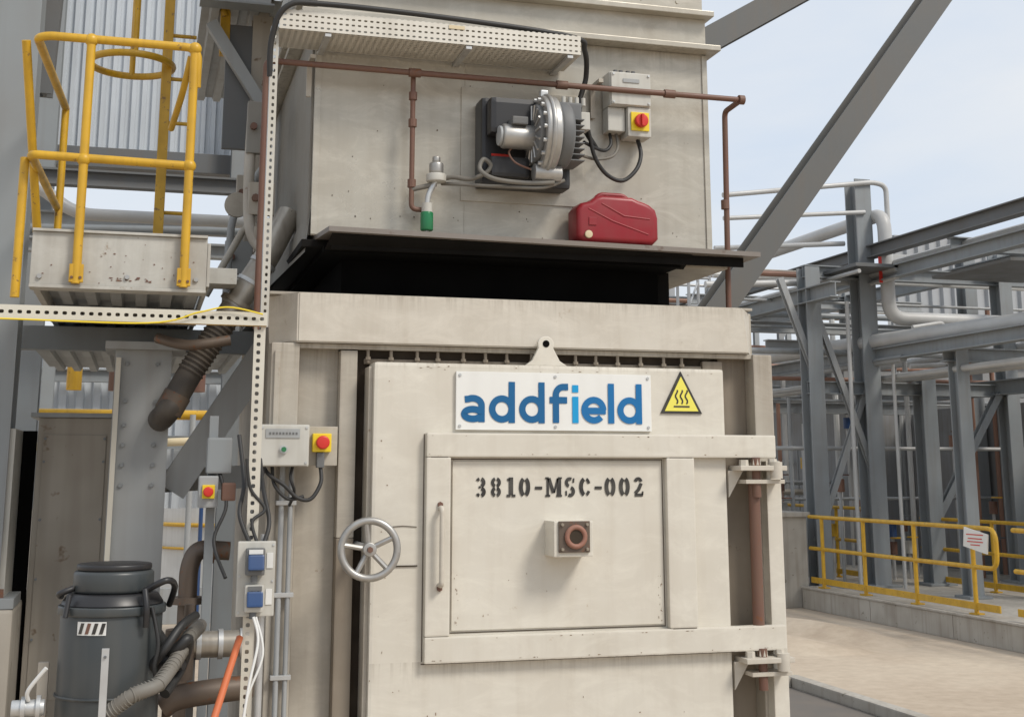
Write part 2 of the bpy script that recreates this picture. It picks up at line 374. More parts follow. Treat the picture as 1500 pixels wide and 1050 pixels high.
inc.box('hinge_arm_top',2.79,3.035,6.0,6.09,2.23,2.31,'door',.005)
inc.box('hinge_arm_bottom',2.79,3.055,6.0,6.09,1.32,1.41,'door',.005)
inc.cyl('hinge_rod',(2.93,5.99,1.42),(2.93,5.99,2.12),.028,'rust')
inc.cyl('hinge_collar',(2.93,5.99,2.10),(2.93,5.99,2.19),.036,'bodyd')
inc.box('hinge_post',3.02,3.10,6.03,6.10,.2,2.20,'door',.006)
for z in (2.165,1.265):
    inc.box('hinge_bracket',2.82,3.07,5.90,6.05,z-.012,z+.012,'header',.004)
    inc.box('hinge_bracket_lower',2.86,3.07,5.93,6.05,z-.075,z-.055,'header',.004)
    inc.prism('hinge_gusset',[(2.80,z-.14),(2.88,z-.012),(2.80,z-.012)],6.0,6.03,'header')
    inc.cyl('hinge_bolt',(2.93,5.96,z-.14),(2.93,5.96,z+.05),.022,'rust',seg=12)
    inc.bolts('hinge_nut',[(2.93,5.96,z+.03),(3.02,5.96,z+.03),(2.86,5.95,z+.025)],.024,'header',.03,(0,0,1))
    inc.cyl('hinge_eye',(3.02,5.92,z-.05),(3.02,5.92,z+.03),.03,'header')
pl=[(1.765,2.65),(1.80,2.675),(1.832,2.735)]+arc(1.87,2.752,.042,.042,165,15,12)+[(1.908,2.735),(1.94,2.675),(1.98,2.65)]
inc.prism('lifting_lug',pl,6.03,6.055,'door',.003)
inc.cyl('lug_hole',(1.87,6.0275,2.757),(1.87,6.05,2.757),.017,'soot')  # black disc painting the dark inside of the hole
inc.tube('door_handle',[(1.335,5.955,1.985),(1.335,5.91,1.985),(1.335,5.91,1.645),(1.335,5.955,1.645)],.012,'header',bend=.02)
inc.bolts('handle_bolts',[(1.335,5.95,2.0),(1.335,5.95,1.63)],.014,'rust')
inc.box('latch_mark',1.13,1.24,5.994,5.9975,1.725,1.731,'darkrec',0)
inc.ribbon('weld_mark',[(1.10,1.90),(1.17,1.905),(1.235,1.90)],.004,5.9965,'gap')
inc.box('peephole_box',1.845,2.035,5.84,6.0,1.765,1.925,'door',.006)
inc.box('peephole_plate',1.865,2.015,5.828,5.84,1.785,1.925,'dpipe',.003)
inc.torus('peephole_ring',(1.945,5.822,1.855),(0,1,0),.043,.012,'ringred')
inc.cyl('peephole_glass',(1.945,5.82,1.855),(1.945,5.829,1.855),.035,'darkrec')
inc.bolts('peephole_bolts',[(1.88,5.822,1.80),(2.0,5.822,1.80),(1.88,5.822,1.91),(2.0,5.822,1.91)],.008,'bodyd')

hw=G('handwheel')
c=Vector((.985,5.80,1.815))
hw.torus('rim',c,(0.12,1,0),.122,.0165,'alu')
for k in range(5):
    a=R(98+72*k)
    hw.tube('spoke',[c+Vector((.02*math.cos(a),.012,.02*math.sin(a))),c+Vector((.118*math.cos(a),-.014*math.cos(a),.118*math.sin(a)))],.012,'alu',seg=8)
hw.cyl('hub',c+Vector((0,-.02,0)),c+Vector((0,.04,0)),.030,'alu',bev=.004)
hw.cyl('shaft',c+Vector((0,.03,0)),(.985,6.17,1.815),.018,'galv')
hw.bolts('hub_nut',[c+Vector((0,-.025,0))],.014,'rust')

# signs
sg=G('company_sign')
sg.box('sign_board',1.412,2.392,5.982,5.9985,2.34,2.612,'white',.002)
sg.bolts('screws',[(x,5.980,z) for x in (1.43,1.9,2.375) for z in (2.358,2.595)],.008,'galv',.006)
def logo(x0,z0,u,y,g):
    kx=1.10; w=.25*u
    def rb(pts,m,closed=False):
        rb.k+=1
        g.ribbon('letter_stroke',[(x0+a*u*kx,z0+b*u) for a,b in pts],w,y-rb.k*.00012,m,closed)
    rb.k=0; x=0
    rb([(.12+x,.84)]+arc(.40+x,.62,.31,.265,118,0,14)+[(.71+x,0)],'b1'); rb(arc(.40+x,.30,.30,.18,0,359,26)[:-1],'b1',True)
    x=.98
    for _ in range(2):
        rb(arc(.45+x,.5,.345,.385,0,359,30)[:-1],'b1',True); rb([(.80+x,-.02),(.80+x,1.52)],'b1'); x+=1.07
    rb([(.25+x,0),(.25+x,1.02)]+arc(.52+x,1.05,.27,.31,180,95,10)+[(.70+x,1.365)],'b1'); rb([(.02+x,.86),(.66+x,.86)],'b1')
    x+=.86
    rb([(.1+x,0),(.1+x,1.0)],'b2'); rb([(.1+x,1.16),(.1+x,1.44)],'b2')
    x+=.32
    rb(arc(.46+x,.5,.35,.385,0,318,28),'b3'); rb([(.12+x,.47),(.90+x,.47)],'b3')
    x+=1.08
    rb([(.02+x,0),(.02+x,1.52)],'b3'); x+=.26
    rb(arc(.45+x,.5,.345,.385,0,359,30)[:-1],'b3',True); rb([(.80+x,-.02),(.80+x,1.52)],'b3')
logo(1.437,2.376,.1255,5.9795,sg)

ws=G('hot_surface_warning_sign')
ws.prism('black_border',[(2.445,2.428),(2.665,2.428),(2.555,2.635)],5.992,5.9985,'ink')
ws.prism('yellow_panel',[(2.466,2.440),(2.644,2.440),(2.555,2.609)],5.989,5.9918,'yels')
for k in (-1,0,1):
    ws.ribbon('heat_wave',[(2.555+k*.026+.006*math.sin(t*1.05),2.475+t*.0085) for t in range(9)],.008,5.9875,'ink')
ws.ribbon('base_line',[(2.513,2.462),(2.597,2.462)],.008,5.9875,'ink')

tg=G('stencilled_tag_number')
def glyph(ch,x,z,h):
    y=5.9865
    def rb(p,w=.16): tg.ribbon('stencil_'+('dash' if ch=='-' else ch),[(x+a*h,z+b*h) for a,b in p],(w+.015)*h,y,'ink')
    if ch=='0':
        rb(arc(.3,.5,.2,.43,-72,72,12),.2); rb(arc(.3,.5,.2,.43,108,252,12),.2)
    elif ch=='8':
        for cz,r in ((.74,.19),(.26,.19)):
            rb(arc(.3,cz,.18,r,-74,74,10),.16); rb(arc(.3,cz,.18,r,106,254,10),.16)
    elif ch=='3':
        rb(arc(.27,.74,.18,.19,72,-72,10),.18); rb(arc(.27,.26,.2,.19,72,-72,10),.18)
        rb(arc(.27,.74,.18,.19,155,105,5),.14); rb(arc(.27,.26,.18,.19,205,255,5),.14); rb([(.18,.5),(.3,.5)],.1)
    elif ch=='1':
        rb([(.3,.1),(.3,1)],.22); rb([(.06,.06),(.27,.06)],.12); rb([(.33,.06),(.54,.06)],.12); rb([(.1,.85),(.22,.92)],.12)
    elif ch=='-': rb([(.05,.45),(.45,.45)],.14)
    elif ch=='2':
        rb(arc(.28,.72,.17,.2,165,15,12),.16); rb([(.45,.68),(.3,.36),(.1,.16)],.17); rb([(.07,.07),(.54,.07)],.14); rb([(.51,.07),(.53,.26)],.08)
    elif ch=='M':
        rb([(.14,.08),(.14,.94)],.12); rb([(.76,.1),(.76,.94)],.22); rb([(.2,.95),(.45,.2)],.17); rb([(.69,.95),(.49,.2)],.09)
        rb([(.0,.05),(.27,.05)],.1); rb([(.6,.05),(.92,.05)],.1); rb([(0,.96),(.2,.96)],.08); rb([(.7,.96),(.92,.96)],.08)
    elif ch=='S':
        rb(arc(.28,.73,.18,.19,60,255,14),.16); rb(arc(.3,.27,.18,.2,75,-120,14),.17); rb([(.48,.72),(.5,.95)],.08); rb([(.08,.05),(.08,.3)],.08)
    elif ch=='C':
        rb(arc(.34,.5,.24,.42,108,252,14),.2); rb(arc(.34,.5,.22,.42,75,25,8),.14); rb(arc(.34,.5,.22,.42,-75,-30,8),.14)
xx=1.508
for ch in '3810-MSC-002':
    glyph(ch,xx,2.032,.09)
    xx+={'-':.051,'M':.092,'1':.062}.get(ch,.0685)+.0045

# burner
bu=G('oil_burner')
bu.box('burner_casing',1.57,2.04,6.14,6.288,3.56,4.01,'black',.02)
bu.box('casing_cover',1.59,1.84,6.04,6.14,3.80,3.99,'black',.03)
bu.box('casing_lower',1.60,1.80,6.06,6.14,3.585,3.69,'black',.02)
fc=Vector((1.86,6.02,3.80))
bu.cyl('fan_scroll',fc+Vector((-.035,0,0)),fc+Vector((.045,0,0)),.195,'alu',seg=48,bev=.012)
bu.cyl('fan_cover',fc+Vector((-.06,0,0)),fc+Vector((-.03,0,0)),.15,'greyd',seg=48,bev=.01)
for k in range(16):
    a=2*math.pi*k/16
    p=fc+Vector((-.05,.175*math.cos(a),.175*math.sin(a)))
    bu.cyl('cover_bolt',p,p+Vector((.03,0,0)),.010,'galv',seg=6)
    bu.tube('cover_rib',[fc+Vector((-.062,.07*math.cos(a),.07*math.sin(a))),fc+Vector((-.062,.145*math.cos(a),.145*math.sin(a)))],.006,'alu',seg=6)
bu.torus('scroll_rim',fc,(1,0,0),.196,.012,'alu')
bu.box('scroll_lug',1.84,1.88,6.0,6.04,3.985,4.03,'galv',.008)
bu.cyl('motor',fc+Vector((-.22,0,-.02)),fc+Vector((-.05,0,-.02)),.062,'alu',bev=.012)
bu.cyl('motor_cap',fc+Vector((-.235,0,-.02)),fc+Vector((-.22,0,-.02)),.05,'greyl',bev=.004)
bu.box('motor_terminal',1.68,1.76,5.95,6.04,3.83,3.87,'greyd',.008)
bu.cyl('fan_back',fc+Vector((.045,0,0)),fc+Vector((.12,0,0)),.17,'greyd',seg=40,bev=.02)
for k in range(8): bu.box('cooling_fin',1.97,2.05,5.94,6.14,3.66+k*.03,3.666+k*.03,'greyd',.002)
bu.box('actuator',1.93,2.05,5.98,6.12,3.88,3.97,'greyd',.01)
bu.box('actuator_label',1.95,2.0,5.974,5.979,3.90,3.93,'boxgrey',0)
bu.box('terminal',2.05,2.10,6.0,6.08,3.84,3.93,'boxgrey',.004)
for k in range(4): bu.cyl('gland',(1.97+k*.035,6.03,3.97),(1.97+k*.035,6.03,4.01),.011,'boxgrey',seg=10)
bu.cyl('test_point',(1.97,5.97,3.95),(1.97,5.985,3.95),.009,'redp',seg=12)
bu.box('label_plate',1.62,1.72,6.134,6.1385,3.705,3.717,'redp',0)
bu.cyl('pump',(1.80,6.0,3.60),(1.94,6.0,3.60),.045,'alu',bev=.006)
bu.tube('copper_line',[(1.78,5.98,3.61),(1.70,5.98,3.64),(1.68,6.02,3.70),(1.72,6.03,3.74)],.005,'rust',smooth=True)
bu.tube('braided_fuel_hose',[(1.35,6.2,3.57),(1.42,6.15,3.585),(1.50,6.10,3.57),(1.575,6.08,3.60),(1.60,6.07,3.64),(1.56,6.06,3.665),(1.54,6.05,3.61),(1.60,6.0,3.555),(1.75,5.98,3.54),(1.90,5.98,3.55)],.0115,'hose',smooth=True)
bu.tube('return_hose',[(1.38,6.2,3.56),(1.46,6.12,3.545),(1.55,6.08,3.535),(1.70,6.0,3.52),(1.85,5.99,3.525),(1.96,6.0,3.57)],.009,'hose',smooth=True)

ff=G('fuel_filter')
ff.tube('branch_pipe',[(1.225,6.19,4.10),(1.225,6.19,3.42),(1.30,6.19,3.42)],.013,'rust',bend=.03)
for z in (4.0,3.86,3.55): ff.cyl('coupling',(1.225,6.19,z-.02),(1.225,6.19,z+.02),.021,'rust',seg=10)
ff.cyl('sight_glass',(1.30,6.17,3.31),(1.30,6.17,3.405),.032,'green',bev=.008)
ff.cyl('glass_cap',(1.30,6.17,3.405),(1.30,6.17,3.45),.027,'boxgrey')
ff.cyl('glass_drain',(1.30,6.17,3.29),(1.30,6.17,3.31),.012,'alu')
ff.cyl('filter_head',(1.345,6.17,3.56),(1.345,6.17,3.60),.05,'boxgrey',bev=.006)
ff.cyl('filter_bowl',(1.345,6.17,3.60),(1.345,6.17,3.66),.036,'alu',bev=.012)
ff.cyl('filter_knob',(1.345,6.17,3.66),(1.345,6.17,3.69),.02,'alu',bev=.006)
ff.tube('filter_link',[(1.345,6.17,3.57),(1.31,6.17,3.50),(1.30,6.17,3.44)],.014,'galv',smooth=True)
ff.tube('filter_inlet',[(1.225,6.19,3.52),(1.345,6.17,3.55)],.013,'hose')

jb=G('electrical_junction_box')
jb.box('enclosure',2.27,2.50,6.17,6.288,4.03,4.215,'boxgrey',.008)
jb.box('enclosure_lid',2.275,2.495,6.155,6.17,4.035,4.21,'boxgrey',.006)
jb.bolts('lid_screws',[(x,6.152,z) for x in (2.287,2.483) for z in (4.047,4.198)],.007,'galv',.006)
jb.box('label',2.34,2.43,6.150,6.154,4.155,4.175,'greyl',0)
jb.box('sub_box',2.27,2.365,6.20,6.288,3.90,4.028,'boxgrey',.008)
jb.box('isolator_body',2.37,2.50,6.17,6.288,3.87,4.028,'boxgrey',.008)
jb.box('isolator_plate',2.385,2.485,6.16,6.17,3.90,4.00,'yel',.004)
jb.cyl('isolator_knob',(2.435,6.13,3.95),(2.435,6.16,3.95),.036,'redp',bev=.006)
jb.box('isolator_grip',2.428,2.442,6.115,6.132,3.918,3.982,'redp',.003)
for x in (2.33,2.36,2.40,2.43): jb.cyl('top_gland',(x,6.24,4.215),(x,6.24,4.245),.012,'greyd',seg=10)
jb.tube('power_cable',[(2.45,6.24,3.87),(2.45,6.2,3.78),(2.41,6.17,3.69),(2.33,6.16,3.625),(2.24,6.15,3.65),(2.17,6.13,3.73),(2.13,6.1,3.84),(2.10,6.06,3.89)],.011,'rubber',smooth=True)
jb.tube('control_cable',[(2.30,6.26,3.90),(2.29,6.22,3.83),(2.25,6.2,3.79),(2.18,6.16,3.79),(2.10,6.1,3.80)],.009,'rubber',smooth=True)
jb.tube('grey_conduit',[(2.335,6.26,3.90),(2.33,6.22,3.82),(2.28,6.18,3.755),(2.18,6.16,3.73),(2.08,6.12,3.74)],.008,'hose',smooth=True)
jb.tube('feed_cable',[(.50,6.05,4.0),(.50,6.02,4.18),(.56,5.97,4.33),(.75,5.97,4.36),(1.4,5.99,4.355),(2.02,6.05,4.34),(2.11,6.1,4.29),(2.15,6.2,4.18),(2.12,6.22,4.05),(2.12,6.2,3.93),(2.14,6.16,3.86),(2.2,6.2,3.80)],.014,'rubber',smooth=True)

tr=G('cable_tray')
tr.box('tray_base',.53,2.05,5.99,6.27,4.225,4.229,'perfxy',0)
tr.box('tray_front_side',.53,2.05,5.985,5.989,4.225,4.325,'perfxz',0)
tr.box('tray_back_side',.53,2.05,6.271,6.275,4.225,4.325,'perfxz',0)
for x in (.75,1.45,1.98): tr.box('tray_arm',x,x+.03,5.99,6.30,4.205,4.222,'galv',.002)
tr.tube('laid_cable',[(.55,6.1,4.245),(1.2,6.12,4.245),(2.03,6.1,4.245)],.012,'rubber')
tr.box('tray_label',1.36,1.44,5.981,5.984,4.30,4.318,'cream',0)
fp=G('fuel_supply_pipe')
fp.tube('pipe_run',[(.49,6.15,2.80),(.49,6.15,4.11),(3.015,6.15,4.11),(3.015,6.36,4.10),(3.0,6.36,3.0)],.0155,'rust',bend=.035)
for x in (1.225,2.0,2.6): fp.cyl('coupling',(x-.03,6.15,4.11),(x+.03,6.15,4.11),.023,'rust',seg=12)
fp.cyl('elbow',(3.0,6.15,4.11),(3.03,6.15,4.11),.026,'rust',seg=12)
fp.cyl('coupling_low',(3.0,6.36,3.55),(3.0,6.36,3.60),.023,'rust',seg=12)
for x in (.70,2.20):
    fp.box('pipe_bracket',x,x+.025,6.14,6.30,4.14,4.16,'body',.002)
    fp.box('pipe_bracket_leg',x,x+.025,6.27,6.288,3.98,4.14,'body',.002)

jc=G('red_fuel_can')
x0,x1,z0=2.06,2.50,3.285
out=[(x0+.03,z0),(x0,z0+.03),(x0,z0+.17),(x0+.025,z0+.20),(x0+.075,z0+.212),(x0+.10,z0+.235),(x0+.135,z0+.245),(x0+.30,z0+.243),(x0+.335,z0+.228),(x0+.36,z0+.222),(x1-.045,z0+.208),(x1-.012,z0+.182),(x1,z0+.14),(x1,z0+.03),(x1-.03,z0)]
o=jc.prism('can_body',out,6.095,6.265,'red',.026,5)
for p in o.data.polygons: p.use_smooth=True
o.modifiers.new('es','EDGE_SPLIT').split_angle=R(50)
jc.tube('pressed_rib',[(x0+.06,6.097,z0+.17),(x0+.19,6.096,z0+.11),(x1-.06,6.097,z0+.05)],.005,'red')
jc.tube('pressed_rib_b',[(x0+.13,6.097,z0+.20),(x0+.25,6.096,z0+.14),(x1-.05,6.097,z0+.13)],.005,'red')
jc.tube('handle',[(x0+.12,6.18,z0+.23),(x0+.15,6.18,z0+.262),(x0+.28,6.18,z0+.262),(x0+.31,6.18,z0+.23)],.014,'red',bend=.03)
jc.cyl('bung',(x0+.055,6.092,z0+.035),(x0+.055,6.078,z0+.035),.02,'cream',bev=.003)
jc.box('embossed_plate',x0+.06,x0+.10,6.09,6.0965,z0+.085,z0+.125,'red',.002)

# control box
cb=G('control_box')
cb.box('box_body',.50,.725,5.92,6.09,2.17,2.355,'boxgrey',.008)
cb.box('box_lid',.505,.72,5.908,5.92,2.175,2.35,'boxgrey',.006)
cb.box('label',.53,.68,5.904,5.9075,2.295,2.335,'greyl',0)
for k in range(9): cb.box('label_letter',.545+k*.0145,.553+k*.0145,5.902,5.9038,2.310,2.320,'greyd',0)
cb.cyl('indicator_bezel',(.61,5.898,2.245),(.61,5.908,2.245),.018,'galv',seg=20)
cb.cyl('indicator_lamp',(.61,5.888,2.245),(.61,5.898,2.245),.011,'green',seg=16)
cb.bolts('lid_screw',[(x,5.906,z) for x in (.515,.71) for z in (2.187,2.34)],.006,'galv',.004)
cb.box('backplate',.727,.862,6.0,6.09,2.175,2.35,'body',.003)
cb.box('stop_plate',.745,.83,5.96,6.0,2.235,2.318,'yel',.006)
cb.cyl('stop_button',(.788,5.925,2.277),(.788,5.96,2.277),.030,'redp',bev=.007)
cb.box('stop_lower',.765,.80,5.96,6.0,2.165,2.232,'greyd',.006)
cb.tube('cable',[(.785,5.98,2.17),(.785,5.95,2.10),(.74,5.93,2.03),(.68,5.93,2.035),(.62,5.93,2.09),(.56,5.95,2.13),(.53,5.98,2.17)],.009,'rubber',smooth=True)
cb.tube('cable_b',[(.57,5.98,2.17),(.58,5.95,2.09),(.64,5.94,2.03),(.71,5.95,2.04)],.008,'rubber',smooth=True)
cb.tube('cable_c',[(.53,5.95,2.17),(.50,5.9,2.05),(.47,5.85,1.95),(.47,5.6,1.86)],.011,'rubber',smooth=True)
cb.tube('cable_d',[(.66,5.98,2.17),(.65,5.95,2.12),(.67,5.97,2.06),(.66,6.05,2.0)],.007,'rubber',smooth=True)
cb.tube('conduit',[(.625,6.06,2.17),(.625,6.06,.1)],.012,'greyl')
cb.tube('conduit_b',[(.665,6.06,2.17),(.665,6.06,.1)],.011,'greyl')
for z in (2.0,1.6,1.25): cb.box('conduit_clip',.60,.69,6.045,6.085,z,z+.02,'galv',.002)

st=G('perforated_strut_frame')
st.box('horizontal_strut',-1.6,.48,5.48,5.482,2.745,2.80,'perfh',0)
st.box('strut_flange_top',-1.6,.48,5.482,5.52,2.798,2.80,'perfh',0)
st.box('strut_flange_low',-1.6,.48,5.482,5.52,2.745,2.747,'yellow',0)
st.box('strut_back',-1.6,.48,5.521,5.523,2.745,2.80,'greyl',0)
st.box('vertical_strut',.43,.475,5.50,5.502,.02,2.743,'perfv',0)
st.box('vertical_strut_flange',.475,.477,5.50,5.54,.02,2.743,'perfv',0)
st.tube('yellow_rope',[(-1.6,5.46,2.742),(-.6,5.47,2.742),(.0,5.47,2.741),(.2,5.46,2.79),(.32,5.46,2.815),(.46,5.46,2.79)],.0035,'yel',smooth=True)
ut=G('vertical_cable_tray')
ut.box('strut_face',.50,.535,6.04,6.042,2.8,4.25,'perfu',0)
ut.box('strut_flange',.498,.50,6.04,6.09,2.8,4.25,'galv',0)

sp=G('socket_outlet_panel')
sp.box('panel',.395,.545,5.44,5.47,1.585,1.875,'boxgrey',.006)
for z in (1.80,1.66):
    sp.box('socket_housing',.425,.50,5.39,5.44,z-.055,z+.05,'greyd' if z>1.7 else 'boxgrey',.01)
    sp.box('socket_cap',.432,.495,5.365,5.39,z-.035,z+.025,'blue',.012,(R(-14),'X'))
    sp.cyl('socket_gland',(.46,5.41,z-.055),(.46,5.41,z-.08),.014,'greyd',seg=12)
    sp.box('label',.51,.535,5.436,5.4395,z-.03,z+.03,'wht',0)
    sp.box('breaker_window',.435,.49,5.384,5.3895,z+.028,z+.045,'wht' if z>1.7 else 'greyd',0)
    sp.bolts('panel_screw',[(.405,5.438,z-.06),(.535,5.438,z+.06)],.005,'galv',.004)
sp.tube('white_cable',[(.46,5.38,1.59),(.48,5.36,1.50),(.45,5.33,1.35),(.42,5.3,1.18),(.36,5.28,1.0)],.0055,'wht',smooth=True)
sp.tube('white_cable_b',[(.47,5.38,1.59),(.50,5.36,1.45),(.44,5.33,1.28),(.44,5.3,1.1)],.005,'wht',smooth=True)
sp.tube('black_cable_a',[(.44,5.46,1.87),(.40,5.5,1.98),(.42,5.6,2.1),(.40,5.7,2.3)],.009,'rubber',smooth=True)
sp.tube('black_cable_b',[(.50,5.46,1.87),(.52,5.5,1.95),(.50,5.6,2.08),(.50,5.8,2.2)],.009,'rubber',smooth=True)
sp.tube('black_cable_c',[(.47,5.46,1.87),(.45,5.48,1.95),(.50,5.5,2.0),(.44,5.5,2.08),(.42,5.5,2.2)],.007,'rubber',smooth=True)
sp.tube('support_pipe',[(.50,5.49,1.9),(.50,5.49,.05)],.014,'galv')
es=G('isolator_switch')
es.box('switch_box',.26,.345,6.1,6.2,1.99,2.13,'greyl',.008)
es.box('switch_plate',.275,.33,6.09,6.10,2.03,2.09,'yel',.004)
es.cyl('switch_knob',(.30,6.05,2.06),(.30,6.09,2.06),.022,'redp',bev=.005)
es.box('switch_post',.30,.34,6.2,6.24,.02,2.4,'grey',.002)
es.box('upper_relay_box',.29,.40,6.1,6.2,2.14,2.30,'grey',.01)
es.box('lever_box',.36,.42,6.05,6.15,2.02,2.10,'rust',.01)
es.tube('drop_cable',[(.35,6.12,2.14),(.38,6.05,2.0),(.33,6.0,1.85),(.38,5.9,1.7)],.008,'rubber',smooth=True)

# platform
pf=G('access_platform')
pf.box('fascia',-.51,.245,6.0,6.03,2.955,3.19,'plat',.004)
pf.box('fascia_bottom_flange',-.51,.245,5.985,6.10,2.94,2.954,'plat',.002)
pf.box('fascia_top_flange',-.51,.245,5.985,6.05,3.191,3.203,'plat',.002)
pf.box('side_left',-.51,-.48,6.03,8.9,2.955,3.19,'plat',.003)
pf.box('side_right',.246,.26,6.0,8.9,2.97,3.17,'plat',.003)
pf.box('side_shelf',.26,.42,6.6,6.8,3.07,3.15,'plat',.003)
corrug(pf,'deck_soffit',-.48,.245,6.03,8.9,3.02,'greyl')
for y in (7.0,8.0): pf.box('joist',-.48,.245,y,y+.04,2.90,2.985,'grey')
pf.bolts('fascia_bolts',[(-.47,5.995,2.99),(.2,5.995,3.0),(-.1,5.995,3.0)],.012,'alu')
pf.chips('worn_paint',[(random.uniform(-.17,-.0),2.99+random.uniform(-.008,.008),random.uniform(.005,.016),random.uniform(.002,.007)) for _ in range(16)]+[(random.uniform(-.5,.24),random.uniform(2.965,3.18),random.uniform(.002,.008),random.uniform(.002,.006)) for _ in range(24)],5.9975,'rust')
corrug(pf,'lower_deck_soffit',-.7,.62,7.6,10.5,2.93,'grey')
pf.box('lower_deck_beam',-.75,.6,7.5,7.58,2.80,2.93,'grey')

rl=G('platform_guard_rail')
r=.020
rl.tube('top_rail',[(-.49,7.2,4.08),(-.55,6.0,4.08),(-.50,5.97,4.085),(.16,5.97,4.085),(.16,5.99,3.9)],r,'yellow',bend=.06)
rl.tube('mid_rail',[(-.5,7.2,3.53),(-.54,5.97,3.53),(.16,5.97,3.52)],r,'yellow',bend=.04)
for x in (-.315,.145):
    rl.cyl('post',(x,5.97,2.96),(x,5.97,4.08),r,'yellow')
    rl.box('foot_plate',x-.03,x+.03,5.955,5.984,2.965,3.045,'yellow',.003)
    rl.bolts('foot_bolt',[(x-.018,5.952,2.985),(x+.018,5.952,2.985)],.007,'rust',.006)
    for z in (3.52,4.08):
        bm=bmesh.new(); bmesh.ops.create_uvsphere(bm,u_segments=16,v_segments=10,radius=.031)
        for v in bm.verts: v.co+=Vector((x,5.97,z))
        rl.add(bm,'ball_joint','yellow',True)
rl.tube('post_rear_left',[(-.60,6.02,4.07),(-.50,6.5,3.0)],r,'yellow')
rl.cyl('post_left',(-.57,6.05,2.9),(-.57,6.05,3.53),r,'yellow')
rl.cyl('post_back',(-.49,7.2,3.19),(-.49,7.2,4.08),r,'yellow')
rl.tube('post_sidecurve',[(.13,6.0,4.05),(.10,6.1,3.9),(.06,6.4,3.8)],r*.8,'yellow',smooth=True)

ld=G('caged_ladder')
ld.torus('cage_hoop',(-.18,8.0,4.60),(0,0,1),.245,.022,'yellow')
ld.torus('cage_hoop_upper',(-.10,8.0,5.5),(0,0,1),.245,.022,'yellow')
ld.box('stile',.0,.06,7.94,8.0,3.2,7.5,'yellow',.004)
ld.box('stile_b',.34,.40,7.94,8.0,4.7,7.5,'yellow',.004)
ld.cyl('cage_bar',(-.18,8.24,4.6),(-.18,8.24,7.5),.018,'yellow')
ld.cyl('cage_bar_b',(-.16,7.77,4.6),(-.16,7.77,7.5),.02,'yellow')
ld.tube('brace',[(-.35,7.9,7.0),(.37,7.95,4.95)],.022,'yellow')
for k in range(8): ld.cyl('rung',(.03,7.97,3.4+k*.28),(.20,7.97,3.4+k*.28),.012,'yellow',seg=10)

up=G('upper_platform')
up.box('fascia',.22,.62,7.6,7.64,4.93,5.12,'greyl',.003)
up.box('fascia_flange',.20,.64,7.58,7.72,4.915,4.928,'grey',.002)
corrug(up,'deck',.22,.72,7.64,10,5.0,'greyl')
up.box('upper_fascia',.22,.7,7.6,7.64,5.3,5.7,'plat',.003)
up.ibeam('support_strut',(.28,7.9,4.88),(.62,7.9,4.36),.07,.07,'greyl',kind='B')
up.ibeam('support_post',(.6,8.0,2.9),(.6,8.0,5.2),.12,.12,'tan')
up.box('bracket_plate',.38,.62,7.95,7.99,4.1,4.9,'greyd',.004)

sc=G('chamber_side_fittings')
for (x,y,z,w,h,m) in ((.55,7.2,4.05,.14,.3,'upper_side'),(.52,7.6,3.75,.12,.22,'tan'),(.56,7.0,3.6,.14,.18,'body'),(.5,7.8,3.4,.16,.2,'greyl'),(.58,6.9,3.36,.12,.14,'tan')):
    sc.box('bracket_plate',x-w/2,x+w/2,y,y+.05,z-h/2,z+h/2,m,.006)
    sc.cyl('flange_bolt',(x-w/4,y-.03,z),(x-w/4,y,z),.02,'rust',seg=8)
sc.tube('side_pipe_a',[(.62,6.8,3.25),(.50,7.0,3.45),(.52,7.4,4.2)],.03,'tan',smooth=True)
sc.tube('side_pipe_b',[(.42,7.6,2.95),(.44,7.6,3.6),(.60,7.6,3.9)],.022,'greyl',bend=.08)
sc.cyl('valve_wheel',(.45,7.3,3.62),(.45,7.33,3.62),.07,'body')
sc.tube('side_pipe_c',[(.3,7.3,3.1),(.5,7.3,3.5),(.62,7.3,3.5)],.02,'body',bend=.05)

ex=G('insulated_exhaust_pipe')
e0,e1=Vector((.58,6.8,3.24)),Vector((.22,6.8,2.64))
d=(e1-e0).normalized()
ex.tube('duct',[(.70,6.9,3.5),e0,e0.lerp(e1,.54)],.066,'lag',bend=.10,seg=24)
ex.tube('bellows_core',[e0.lerp(e1,.54),e1,(.15,6.8,2.50)],.064,'hosed',bend=.05,seg=24)
for f in (.05,.22,.42):
    p=e0.lerp(e1,f); ex.cyl('clamp_band',p-d*.010,p+d*.010,.072,'galv')
for k in range(13):
    p=e0.lerp(e1,.57+k*.035); ex.torus('bellows_ring',p,d,.065,.006,'hosed',seg=28,rs=6)
p=e0.lerp(e1,.40); ex.cyl('flange',p-d*.012,p+d*.012,.088,'lag')
ex.cyl('end_collar',(.165,6.8,2.53),(.12,6.8,2.44),.070,'dpipe')
ex.tube('lower_run',[(.15,6.8,2.50),(.10,6.85,2.42),(.05,7.5,2.40)],.062,'hosed',smooth=True,seg=20)

